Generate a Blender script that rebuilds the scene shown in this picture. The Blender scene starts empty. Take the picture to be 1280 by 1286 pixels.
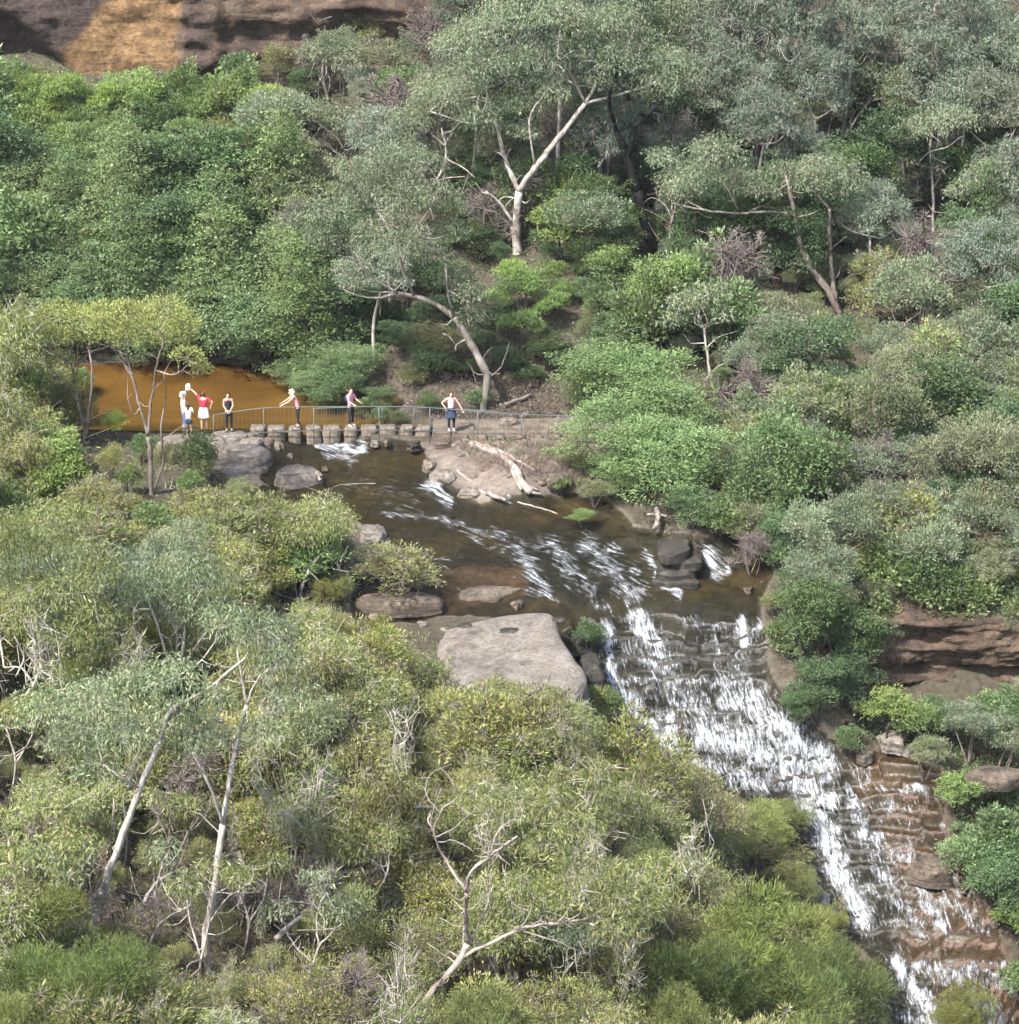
import bpy, bmesh, math, random
import numpy as np
from mathutils import Vector, Matrix

# ------------------------------------------------------------------ camera, sky, sun, exposure
SC = bpy.context.scene
F_PX = 3150.0            # focal length in photograph pixels (photograph 1280 x 1286)
CX, CY = 640.0, 643.0
HC = 30.9                # camera height above the creek crossing
PITCH = math.radians(19.8)
cam = bpy.data.objects.new('camera', bpy.data.cameras.new('camera'))
SC.collection.objects.link(cam)
cam.location = (0, 0, HC)
cam.rotation_euler = (math.radians(90) - PITCH, 0, 0)
cam.data.sensor_fit = 'HORIZONTAL'
cam.data.sensor_width = 36.0
cam.data.lens = 36.0 * F_PX / 1280.0
cam.data.clip_start = 0.5
cam.data.clip_end = 3000
SC.camera = cam

SUN_EL, SUN_AZ = math.radians(52), math.radians(222)   # azimuth clockwise from +Y: behind the camera, to its left
W = bpy.data.worlds.new('World'); SC.world = W; W.use_nodes = True
nt = W.node_tree; nt.nodes.clear()
wo = nt.nodes.new('ShaderNodeOutputWorld'); wb = nt.nodes.new('ShaderNodeBackground')
sky = nt.nodes.new('ShaderNodeTexSky'); sky.sky_type = 'NISHITA'; sky.sun_disc = False
sky.sun_elevation = SUN_EL; sky.sun_rotation = SUN_AZ; sky.dust_density = 3.0; sky.air_density = 1.0
wb.inputs['Strength'].default_value = 0.15
nt.links.new(sky.outputs[0], wb.inputs[0]); nt.links.new(wb.outputs[0], wo.inputs[0])
sl = bpy.data.lights.new('sun', 'SUN'); sl.energy = 4.4; sl.angle = math.radians(0.9); sl.color = (1.0, 0.965, 0.91)
so = bpy.data.objects.new('sun', sl); SC.collection.objects.link(so)
sd = Vector((math.sin(SUN_AZ) * math.cos(SUN_EL), math.cos(SUN_AZ) * math.cos(SUN_EL), math.sin(SUN_EL)))
so.rotation_euler = sd.to_track_quat('Z', 'Y').to_euler()
so.location = (0, 0, 80)
vs = SC.view_settings
vs.view_transform = 'Standard'; vs.look = 'None'; vs.gamma = 1.0; vs.use_curve_mapping = False
vs.exposure = 1.38
HAZE = 0.00011
SC.cycles.max_bounces = 5; SC.cycles.diffuse_bounces = 3; SC.cycles.glossy_bounces = 2
SC.cycles.transmission_bounces = 3; SC.cycles.transparent_max_bounces = 8
SC.cycles.use_denoising = True
SC.cycles.use_adaptive_sampling = True; SC.cycles.adaptive_threshold = 0.035; SC.cycles.adaptive_min_samples = 16
SC.cycles.caustics_reflective = False; SC.cycles.caustics_refractive = False

rng = np.random.default_rng(7)
random.seed(7)
COL = SC.collection

# ------------------------------------------------------------------ pixel <-> place
CP, SP = math.cos(PITCH), math.sin(PITCH)

def ray(px, py):
    u = (np.asarray(px, float) - CX) / F_PX; v = (CY - np.asarray(py, float)) / F_PX
    return u, CP + v * SP, -SP + v * CP           # x, y, z of the direction

def P(px, py, y):
    dx, dy, dz = ray(px, py); t = y / dy
    return np.array([dx * t, y, HC + dz * t])

def Pz(px, py, z):
    dx, dy, dz = ray(px, py); t = (z - HC) / dz
    return np.array([dx * t, dy * t, z])

def project(V):
    x, y, z = V[:, 0], V[:, 1], V[:, 2] - HC
    d = y * CP - z * SP; up = y * SP + z * CP
    return CX + F_PX * x / d, CY - F_PX * up / d

def pxscale(p):       # photograph pixels per metre at a place
    d = p[1] * CP - (p[2] - HC) * SP
    return F_PX / d

# ------------------------------------------------------------------ noise
def _h(ix, iy, iz, seed):
    n = (ix.astype(np.int64) * 374761393 + iy.astype(np.int64) * 668265263 + iz.astype(np.int64) * 1274126177 + seed * 974634541) & 0xFFFFFFFF
    n = ((n ^ (n >> 13)) * 1274126177) & 0xFFFFFFFF
    return ((n ^ (n >> 16)) & 0xFFFFFF) / float(0xFFFFFF)

def vnoise(x, y, z=0.0, seed=0):
    x, y, z = np.broadcast_arrays(np.asarray(x, float), np.asarray(y, float), np.asarray(z, float))
    ix, iy, iz = np.floor(x), np.floor(y), np.floor(z)
    fx, fy, fz = x - ix, y - iy, z - iz
    fx, fy, fz = (f * f * (3 - 2 * f) for f in (fx, fy, fz))
    r = 0
    for a in (0, 1):
        for b in (0, 1):
            for c in (0, 1):
                w = (fx if a else 1 - fx) * (fy if b else 1 - fy) * (fz if c else 1 - fz)
                r = r + w * _h(ix + a, iy + b, iz + c, seed)
    return r * 2 - 1

def fbm(x, y, z=0.0, oct=4, seed=0):
    r, a, s = 0, 1.0, 0
    for k in range(oct):
        r = r + a * vnoise(np.asarray(x) * 2 ** k, np.asarray(y) * 2 ** k, np.asarray(z) * 2 ** k, seed + k); s += a; a *= 0.5
    return r / s

def sstep(a, b, x):
    t = np.clip((x - a) / (b - a), 0, 1); return t * t * (3 - 2 * t)

def inpoly(px, py, poly):
    px = np.asarray(px, float); py = np.asarray(py, float); ins = np.zeros(px.shape, bool)
    n = len(poly); j = n - 1
    for i in range(n):
        xi, yi = poly[i]; xj, yj = poly[j]
        c = ((yi > py) != (yj > py)) & (px < (xj - xi) * (py - yi) / (yj - yi + 1e-9) + xi)
        ins ^= c; j = i
    return ins

def segdist(px, py, a, b):
    ax, ay = a; bx, by = b; dx, dy = bx - ax, by - ay
    t = np.clip(((px - ax) * dx + (py - ay) * dy) / (dx * dx + dy * dy + 1e-9), 0, 1)
    return np.hypot(px - ax - t * dx, py - ay - t * dy)

# ------------------------------------------------------------------ mesh / object helpers
def mesh_np(name, V, faces, smooth=False, attrs=None):
    """faces: int array (n,k), or a list of such arrays"""
    if isinstance(faces, np.ndarray): faces = [faces]
    faces = [f for f in faces if len(f)]
    me = bpy.data.meshes.new(name)
    V = np.asarray(V, np.float32)
    me.vertices.add(len(V)); me.vertices.foreach_set('co', V.ravel())
    li = np.concatenate([f.ravel() for f in faces]).astype(np.int32)
    cnt = np.concatenate([np.full(len(f), f.shape[1]) for f in faces]).astype(np.int32)
    st = np.concatenate([[0], np.cumsum(cnt)[:-1]]).astype(np.int32)
    me.loops.add(len(li)); me.loops.foreach_set('vertex_index', li)
    me.polygons.add(len(cnt)); me.polygons.foreach_set('loop_start', st)
    try: me.polygons.foreach_set('loop_total', cnt)
    except Exception: pass
    me.update(calc_edges=True)
    if smooth: me.polygons.foreach_set('use_smooth', np.ones(len(cnt), bool))
    for k, v in (attrs or {}).items():
        a = me.attributes.new(k, 'FLOAT', 'POINT'); a.data.foreach_set('value', np.asarray(v, np.float32).ravel())
    me.validate()
    return me

def obj(name, me, mat=None, parent=None, loc=None):
    o = bpy.data.objects.new(name, me); COL.objects.link(o)
    if mat is not None and me is not None and not me.materials: me.materials.append(mat)
    if parent is not None: o.parent = parent
    if loc is not None: o.location = loc
    return o

def tag(o, label=None, cat=None, group=None, kind=None):
    if label: o['label'] = label
    if cat: o['category'] = cat
    if group: o['group'] = group
    if kind: o['kind'] = kind
    return o

def empty(name, loc=(0, 0, 0), rz=0.0):
    o = bpy.data.objects.new(name, None); COL.objects.link(o); o.location = loc; o.rotation_euler = (0, 0, rz)
    o.empty_display_size = 0.2
    return o

class MB:
    def __init__(s): s.V = []; s.F = {}; s.n = 0
    def add(s, V, F):
        V = np.asarray(V, float); F = np.asarray(F, int)
        s.V.append(V); s.F.setdefault(F.shape[1], []).append(F + s.n); s.n += len(V)
    def box(s, lo, hi):
        (a, b, c), (d, e, f) = lo, hi
        s.add([(a,b,c),(d,b,c),(d,e,c),(a,e,c),(a,b,f),(d,b,f),(d,e,f),(a,e,f)],
              [(0,3,2,1),(4,5,6,7),(0,1,5,4),(1,2,6,5),(2,3,7,6),(3,0,4,7)])
    def tube(s, pts, rad, sides=6, cap=True):
        pts = np.asarray(pts, float); rad = np.broadcast_to(np.asarray(rad, float), (len(pts),))
        T = np.gradient(pts, axis=0); T /= np.linalg.norm(T, axis=1, keepdims=True) + 1e-9
        ref = np.where(np.abs(T[:, 2:3]) > 0.9, np.array([[1.0, 0, 0]]), np.array([[0, 0, 1.0]]))
        A = np.cross(T, ref); A /= np.linalg.norm(A, axis=1, keepdims=True) + 1e-9
        for i in range(1, len(A)):
            a = A[i - 1] - T[i] * np.dot(A[i - 1], T[i]); l = np.linalg.norm(a)
            if l > 1e-6: A[i] = a / l
        B = np.cross(T, A)
        th = np.linspace(0, 2 * np.pi, sides, endpoint=False)
        V = pts[:, None, :] + rad[:, None, None] * (np.cos(th)[None, :, None] * A[:, None, :] + np.sin(th)[None, :, None] * B[:, None, :])
        n = len(pts); i = np.arange(n - 1)[:, None] * sides; j = np.arange(sides)[None, :]; j2 = (j + 1) % sides
        F = np.stack([i + j, i + j2, i + sides + j2, i + sides + j], -1).reshape(-1, 4)
        s.add(V.reshape(-1, 3), F)
        if cap:
            s.F.setdefault(sides, []).append(np.array([[s.n - 1 - k for k in range(sides)][::-1]]))
            s.F.setdefault(sides, []).append(np.array([[s.n - n * sides + k for k in range(sides)][::-1]]))
    def mesh(s, name, smooth=False):
        return mesh_np(name, np.concatenate(s.V), [np.concatenate(v) for v in s.F.values()], smooth)
    def build(s, name, mat, parent=None, smooth=False):
        return obj(name, s.mesh(name, smooth), mat, parent)

def smooth_path(pts, sub=4, jit=0.0):
    pts = np.asarray(pts, float)
    if len(pts) < 3: sub = max(sub, 4)
    p = np.vstack([2 * pts[0] - pts[1], pts, 2 * pts[-1] - pts[-2]]); out = []
    for i in range(1, len(p) - 2):
        for k in range(sub):
            t = k / sub
            out.append(0.5 * ((2 * p[i]) + (-p[i-1] + p[i+1]) * t + (2*p[i-1] - 5*p[i] + 4*p[i+1] - p[i+2]) * t*t + (-p[i-1] + 3*p[i] - 3*p[i+1] + p[i+2]) * t**3))
    out.append(pts[-1]); out = np.array(out)
    if jit: out[1:-1] += rng.normal(0, jit, out[1:-1].shape)
    return out

# ------------------------------------------------------------------ materials
def newmat(name):
    m = bpy.data.materials.new(name); m.use_nodes = True; m.node_tree.nodes.clear(); return m
class NT:
    def __init__(s, m): s.t = m.node_tree; s.n = m.node_tree.nodes; s.l = m.node_tree.links
    def new(s, typ, **kw):
        n = s.n.new('ShaderNode' + typ)
        for k, v in kw.items(): setattr(n, k, v)
        return n
    def put(s, sock, v):
        if isinstance(v, bpy.types.NodeSocket): s.l.new(v, sock)
        else:
            if hasattr(sock.default_value, '__len__') and not isinstance(v, (int, float)):
                v = tuple(v) + ((1.0,) if len(v) == 3 and len(sock.default_value) == 4 else ())
            sock.default_value = v
    def noise(s, scale, vec=None, detail=4, rough=0.6, out='Fac'):
        n = s.new('TexNoise'); n.inputs['Scale'].default_value = scale; n.inputs['Detail'].default_value = detail; n.inputs['Roughness'].default_value = rough
        if vec is not None: s.l.new(vec, n.inputs['Vector'])
        return n.outputs[out]
    def ramp(s, fac, stops, interp='LINEAR'):
        n = s.new('ValToRGB'); n.color_ramp.interpolation = interp; e = n.color_ramp.elements
        while len(e) < len(stops): e.new(0.5)
        for k, (p, c) in enumerate(stops):
            e[k].position = p; e[k].color = (*c, 1) if hasattr(c, '__len__') else (c, c, c, 1)
        s.put(n.inputs[0], fac); return n.outputs[0]
    def mix(s, f, a, b, blend='MIX'):
        n = s.new('MixRGB', blend_type=blend); s.put(n.inputs[0], f); s.put(n.inputs[1], a); s.put(n.inputs[2], b); return n.outputs[0]
    def math(s, op, a, b=0.0):
        n = s.new('Math', operation=op); s.put(n.inputs[0], a); s.put(n.inputs[1], b); return n.outputs[0]
    def attr(s, name): return s.new('Attribute', attribute_name=name).outputs['Fac']
    def pos(s, scale=(1, 1, 1)):
        g = s.new('NewGeometry'); m = s.new('Mapping'); m.inputs['Scale'].default_value = scale
        s.l.new(g.outputs['Position'], m.inputs['Vector']); return m.outputs[0]
    def objco(s, scale=(1, 1, 1)):
        g = s.new('TexCoord'); m = s.new('Mapping'); m.inputs['Scale'].default_value = scale
        s.l.new(g.outputs['Object'], m.inputs['Vector']); return m.outputs[0]
    def bump(s, h, strength=0.5, dist=0.05):
        n = s.new('Bump'); n.inputs['Strength'].default_value = strength; n.inputs['Distance'].default_value = dist; s.put(n.inputs['Height'], h); return n.outputs[0]
    def pbr(s, color, rough=0.8, bump=None, spec=0.3, **kw):
        n = s.new('BsdfPrincipled'); s.put(n.inputs['Base Color'], color); s.put(n.inputs['Roughness'], rough); s.put(n.inputs['Specular IOR Level'], spec)
        if bump is not None: s.l.new(bump, n.inputs['Normal'])
        for k, v in kw.items(): s.put(n.inputs[k.replace('_', ' ')], v)
        return n.outputs[0]
    def out(s, sh):
        o = s.new('OutputMaterial'); s.l.new(sh, o.inputs['Surface'])

def leaf_mat(name, stops, trans=0.3, rough=0.5, spec=0.35):
    """per-leaf colours from stops; obj.color tints the plant"""
    m = newmat(name); N = NT(m)
    g = N.new('NewGeometry'); oi = N.new('ObjectInfo')
    c = N.ramp(g.outputs['Random Per Island'], stops)
    big = N.noise(0.9, N.objco(), detail=2)
    c = N.mix(1.0, c, N.ramp(big, [(0.3, 0.78), (0.7, 1.18)]), 'MULTIPLY')
    c = N.mix(1.0, c, oi.outputs['Color'], 'MULTIPLY')
    c = N.mix(1.0, c, (0.96, 1.0, 1.12), 'MULTIPLY')
    hs = N.new('HueSaturation'); N.put(hs.inputs['Color'], c)
    r = N.math('MULTIPLY_ADD', oi.outputs['Random'], 0.3); r.node.inputs[2].default_value = 0.85
    N.put(hs.inputs['Value'], r)
    c = hs.outputs[0]
    b = N.pbr(c, rough, spec=spec)
    t = N.new('BsdfTranslucent'); N.put(t.inputs['Color'], N.mix(1.0, c, (1.0, 1.05, 0.55), 'MULTIPLY'))
    x = N.new('MixShader'); x.inputs[0].default_value = trans
    N.l.new(b, x.inputs[1]); N.l.new(t.outputs[0], x.inputs[2]); N.out(x.outputs[0])
    return m

def simple_mat(name, a, b, scale=6.0, rough=0.8, spec=0.3, bump=0.3, dist=0.02, stretch=(1, 1, 1)):
    m = newmat(name); N = NT(m); co = N.objco(stretch)
    n = N.noise(scale, co, detail=6)
    N.out(N.pbr(N.ramp(n, [(0.32, a), (0.68, b)]), rough, N.bump(n, bump, dist), spec)); return m

M = {}
M['euc'] = leaf_mat('leaf_grey_green', [(0, (0.11, 0.142, 0.088)), (0.5, (0.17, 0.205, 0.128)), (0.85, (0.235, 0.265, 0.172)), (0.97, (0.29, 0.30, 0.20)), (1, (0.22, 0.15, 0.08))], 0.35, 0.5, 0.35)
M['teal'] = leaf_mat('leaf_tea_tree', [(0, (0.12, 0.155, 0.080)), (0.5, (0.185, 0.222, 0.12)), (0.9, (0.255, 0.285, 0.165)), (1, (0.30, 0.30, 0.19))], 0.35, 0.5, 0.35)
M['green'] = leaf_mat('leaf_fresh_green', [(0, (0.10, 0.155, 0.058)), (0.5, (0.16, 0.225, 0.09)), (0.9, (0.225, 0.295, 0.125)), (1, (0.29, 0.34, 0.16))], 0.4)
M['deep'] = leaf_mat('leaf_deep_green', [(0, (0.06, 0.105, 0.04)), (0.6, (0.095, 0.15, 0.058)), (1, (0.15, 0.20, 0.085))], 0.35)
M['lime'] = leaf_mat('leaf_lime', [(0, (0.125, 0.19, 0.05)), (0.5, (0.185, 0.26, 0.075)), (1, (0.26, 0.325, 0.12))], 0.4)
M['wattle'] = leaf_mat('leaf_yellow_green', [(0, (0.19, 0.22, 0.06)), (0.5, (0.27, 0.30, 0.095)), (0.9, (0.36, 0.375, 0.15)), (1, (0.42, 0.38, 0.20))], 0.35)
M['olive'] = leaf_mat('leaf_olive', [(0, (0.125, 0.155, 0.045)), (0.5, (0.205, 0.235, 0.08)), (0.85, (0.285, 0.305, 0.125)), (0.95, (0.40, 0.39, 0.24)), (1, (0.30, 0.17, 0.09))], 0.35, 0.5, 0.4)
M['needle'] = leaf_mat('leaf_needle', [(0, (0.14, 0.165, 0.045)), (0.5, (0.205, 0.225, 0.07)), (1, (0.28, 0.29, 0.105))], 0.4)
M['brown'] = leaf_mat('leaf_brown', [(0, (0.11, 0.08, 0.065)), (0.6, (0.18, 0.135, 0.115)), (1, (0.27, 0.22, 0.18))], 0.2)

def bark_mat(name, pale, grey, dark, amt):
    m = newmat(name); N = NT(m)
    n1 = N.noise(2.6, N.objco((1, 1, 0.35)), detail=6, rough=0.65); n2 = N.noise(14, N.objco((1, 1, 0.15)), detail=5, rough=0.7)
    c = N.ramp(n1, [(0.38, dark), (0.38 + amt, grey), (0.60, pale)])
    c = N.mix(N.ramp(n2, [(0.42, 0.0), (0.62, 0.7)]), c, grey)
    c = N.mix(1.0, c, N.ramp(n2, [(0.3, 1.15), (0.7, 0.75)]), 'MULTIPLY')
    N.out(N.pbr(c, 0.85, N.bump(N.math('ADD', n1, n2), 0.6, 0.04), 0.15)); return m
M['bark_white'] = bark_mat('bark_white', (0.47, 0.435, 0.39), (0.33, 0.30, 0.265), (0.17, 0.14, 0.115), 0.10)
M['bark_mid'] = bark_mat('bark_mid', (0.31, 0.28, 0.245), (0.20, 0.175, 0.15), (0.09, 0.07, 0.055), 0.10)
M['bark_grey'] = bark_mat('bark_grey', (0.30, 0.26, 0.22), (0.18, 0.15, 0.13), (0.08, 0.06, 0.05), 0.15)
M['bark_dark'] = bark_mat('bark_dark', (0.14, 0.115, 0.10), (0.07, 0.058, 0.05), (0.025, 0.022, 0.022), 0.2)
M['bark_char'] = bark_mat('bark_charred', (0.014, 0.012, 0.012), (0.009, 0.008, 0.008), (0.006, 0.006, 0.006), 0.2)
M['dead_wood'] = bark_mat('dead_wood', (0.36, 0.32, 0.28), (0.25, 0.215, 0.19), (0.15, 0.12, 0.10), 0.1)
M['twig'] = bark_mat('twig_grey', (0.26, 0.225, 0.205), (0.17, 0.14, 0.128), (0.10, 0.08, 0.075), 0.15)

def rock_mat():
    """creek bed and terrain: soil where dry and vegetated, sandstone where bare, darker when wet"""
    m = newmat('sandstone_bed'); N = NT(m)
    p = N.pos(); pb = N.pos((0.25, 0.25, 3.0))
    n1 = N.noise(0.55, p, 6, 0.62); n2 = N.noise(5.0, p, 6, 0.65); bed = N.noise(1.3, pb, 5, 0.6)
    dry = N.ramp(n1, [(0.30, (0.06, 0.048, 0.04)), (0.5, (0.12, 0.098, 0.08)), (0.7, (0.20, 0.17, 0.14))])
    dry = N.mix(N.ramp(bed, [(0.35, 0.5), (0.6, 0.0)]), dry, (0.13, 0.10, 0.085))
    wetc = N.ramp(n1, [(0.28, (0.015, 0.015, 0.013)), (0.5, (0.028, 0.026, 0.021)), (0.72, (0.052, 0.041, 0.029))])
    wetc = N.mix(N.ramp(bed, [(0.38, 0.55), (0.6, 0.0)]), wetc, (0.014, 0.012, 0.012))
    amber = N.mix(n2, (0.06, 0.042, 0.014), (0.13, 0.088, 0.032))
    wetc = N.mix(N.attr('amber'), wetc, amber)
    c = N.mix(N.attr('wet'), dry, wetc)
    rustc = N.mix(n2, (0.07, 0.04, 0.027), (0.135, 0.078, 0.05))
    c = N.mix(N.attr('rust'), c, rustc)
    soil = N.mix(n2, (0.03, 0.026, 0.017), (0.075, 0.062, 0.04))
    c = N.mix(N.attr('soil'), c, soil)
    c = N.mix(1.0, c, N.ramp(n2, [(0.3, 0.55), (0.7, 1.25)]), 'MULTIPLY')
    rough = N.ramp(N.attr('wet'), [(0, 0.9), (1, 0.6)])
    N.out(N.pbr(c, rough, N.bump(N.math('ADD', n2, N.math('MULTIPLY', bed, 0.8)), 0.7, 0.06), 0.4)); return m
M['bed'] = rock_mat()

def stone_mat(name, a, b, c2, rough=0.9, lichen=0.35):
    m = newmat(name); N = NT(m); p = N.objco()
    n1 = N.noise(0.8, p, 8, 0.7); n2 = N.noise(7, p, 7, 0.72); n3 = N.noise(2.6, p, 5, .7)
    bd = N.noise(1.6, N.objco((.3, .3, 4.5)), 4)
    c = N.ramp(n1, [(0.3, a), (0.52, b), (0.72, c2)])
    c = N.mix(N.ramp(n3, [(0.55, 0.0), (0.68, lichen)]), c, (0.17, 0.165, 0.13))
    c = N.mix(1.0, c, N.ramp(n2, [(0.32, 0.5), (0.68, 1.3)]), 'MULTIPLY')
    c = N.mix(N.ramp(bd, [(0.36, 0.6), (0.45, 0.0)]), c, tuple(q * .35 for q in a))
    N.out(N.pbr(c, rough, N.bump(N.math('ADD', n2, N.math('MULTIPLY', bd, 1.5)), 0.9, 0.07), 0.2)); return m
M['stone'] = stone_mat('stone_pale', (0.105, 0.09, 0.077), (0.18, 0.157, 0.134), (0.255, 0.228, 0.20), lichen=.6)
M['stone_brown'] = stone_mat('stone_brown', (0.05, 0.04, 0.032), (0.105, 0.083, 0.065), (0.18, 0.145, 0.11))
M['stone_orange'] = stone_mat('stone_orange', (0.085, 0.05, 0.03), (0.16, 0.10, 0.055), (0.25, 0.175, 0.105), .75, .15)
M['stone_dark'] = stone_mat('stone_dark', (0.022, 0.021, 0.018), (0.042, 0.039, 0.033), (0.085, 0.075, 0.06), 0.7)
M['stone_block'] = stone_mat('stone_block', (0.095, 0.078, 0.062), (0.165, 0.138, 0.11), (0.235, 0.20, 0.16), 0.9, 0.3)

def cliff_mat():
    m = newmat('cliff_sandstone'); N = NT(m)
    p = N.pos(); st = N.pos((0.22, 0.22, 2.2)); vt = N.pos((1.6, 1.6, 0.12))
    n1 = N.noise(0.35, p, 6, 0.6); n2 = N.noise(4.5, p, 8, 0.7); n3 = N.noise(1.0, st, 5); n4 = N.noise(0.8, vt, 4)
    base = N.ramp(n1, [(0.3, (0.065, 0.046, 0.036)), (0.5, (0.115, 0.08, 0.058)), (0.7, (0.20, 0.15, 0.11))])
    base = N.mix(N.ramp(n4, [(0.45, 0.0), (0.62, 0.55)]), base, (0.032, 0.027, 0.026))
    n5 = N.noise(1.1, p, 7, 0.7)
    org = N.mix(n5, (0.18, 0.105, 0.05), (0.31, 0.20, 0.105))
    c = N.mix(N.attr('orange'), base, org)
    org_l = N.ramp(n5, [(0.35, 0.55), (0.65, 1.3)])
    c = N.mix(N.attr('orange'), c, N.mix(1.0, c, org_l, 'MULTIPLY'))
    c = N.mix(N.attr('stain_shade'), c, N.mix(n2, (0.035, 0.028, 0.028), (0.08, 0.06, 0.054)))  # dark streak stain, and recess shade painted into the rock colour
    c = N.mix(N.ramp(n3, [(0.33, 0.4), (0.46, 0.0)]), c, (0.045, 0.033, 0.027))
    c = N.mix(1.0, c, N.ramp(n2, [(0.30, 0.5), (0.70, 1.3)]), 'MULTIPLY')
    N.out(N.pbr(c, 0.92, N.bump(N.math('ADD', n2, n3), 1.0, 0.25), 0.15)); return m
M['cliff'] = cliff_mat()

def water_mat():
    m = newmat('running_water'); N = NT(m)
    fo = N.attr('foam'); g = N.attr('silk'); p = N.pos()
    sx = N.new('SeparateXYZ'); N.l.new(p, sx.inputs[0]); X, Y, Z = sx.outputs
    def axis(a, b, c=0.0): return N.math('ADD', N.math('ADD', N.math('MULTIPLY', X, a), N.math('MULTIPLY', Y, b)), N.math('MULTIPLY', Z, c))
    def vec(a, b, c=0.0):
        v = N.new('CombineXYZ'); N.put(v.inputs[0], a); N.put(v.inputs[1], b); N.put(v.inputs[2], c); return v.outputs[0]
    wob = N.math('MULTIPLY', N.math('SUBTRACT', N.noise(1.1, p, 3), 0.5), 0.32)
    tA = N.math('ADD', axis(.93, .36), wob); tB = N.math('ADD', axis(.57, .82), wob)       # across the falls / across the sliding sheet
    thA = N.noise(1.0, vec(N.math('MULTIPLY', tA, 13.0), N.math('MULTIPLY', Z, 2.6), 0.0), 5, 0.72)
    thB = N.noise(1.0, vec(N.math('MULTIPLY', tB, 9.0), axis(.82 * .9, -.57 * .9), 3.0), 5, 0.72)
    nA = N.noise(3.0, p, 5, 0.7); n = N.noise(16, p, 4, 0.7); n2 = N.noise(2.2, p, 4)
    th = N.mix(g, thA, thB)
    v = N.math('ADD', N.math('MULTIPLY', fo, 0.96), N.math('MULTIPLY', N.math('SUBTRACT', th, 0.5), 3.0))
    v = N.math('ADD', v, N.math('MULTIPLY', N.math('SUBTRACT', nA, 0.5), 1.5))
    v = N.math('ADD', v, N.math('MULTIPLY', N.math('SUBTRACT', n, 0.5), 0.4))
    f = N.ramp(N.math('MULTIPLY', v, 0.8), [(0.34, 0.0), (0.62, 0.28), (1.0, 0.9)])
    gl = N.new('BsdfGlossy'); gl.inputs['Color'].default_value = (0.9, 0.95, 1, 1); gl.inputs['Roughness'].default_value = 0.16
    bmp = N.bump(N.math('ADD', N.math('MULTIPLY', th, 1.2), n2), 0.4, 0.04); N.l.new(bmp, gl.inputs['Normal'])
    tr = N.new('BsdfTransparent'); tr.inputs['Color'].default_value = (0.64, 0.63, 0.53, 1)
    fr = N.new('Fresnel'); fr.inputs['IOR'].default_value = 1.33; N.l.new(bmp, fr.inputs['Normal'])
    x = N.new('MixShader'); N.put(x.inputs[0], N.math('MULTIPLY', fr.outputs[0], 0.35)); N.l.new(tr.outputs[0], x.inputs[1]); N.l.new(gl.outputs[0], x.inputs[2])
    wh = N.pbr((0.46, 0.485, 0.52), 0.6, N.bump(n, 0.8, 0.06), 0.4)
    y = N.new('MixShader'); N.put(y.inputs[0], f); N.l.new(x.outputs[0], y.inputs[1]); N.l.new(wh, y.inputs[2])
    N.out(y.outputs[0]); return m
M['water'] = water_mat()

def pool_mat():
    m = newmat('tannin_pool'); N = NT(m)
    p = N.pos((0.5, 2.2, 1)); n = N.noise(1.8, p, 4, 0.6)
    bmp = N.bump(n, 0.22, 0.05)
    gl = N.new('BsdfGlossy'); gl.inputs['Roughness'].default_value = 0.06; N.l.new(bmp, gl.inputs['Normal'])
    tr = N.new('BsdfTransparent'); tr.inputs['Color'].default_value = (0.86, 0.74, 0.52, 1)
    fr = N.new('Fresnel'); fr.inputs['IOR'].default_value = 1.33; N.l.new(bmp, fr.inputs['Normal'])
    x = N.new('MixShader'); N.l.new(fr.outputs[0], x.inputs[0]); N.l.new(tr.outputs[0], x.inputs[1]); N.l.new(gl.outputs[0], x.inputs[2])
    N.out(x.outputs[0]); return m
M['pool'] = pool_mat()
M['pool_sand'] = simple_mat('pool_sand', (0.082, 0.056, 0.023), (0.152, 0.106, 0.046), 0.5, 0.95, 0.1, 0.1, stretch=(0.4, 1.4, 1))

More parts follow.
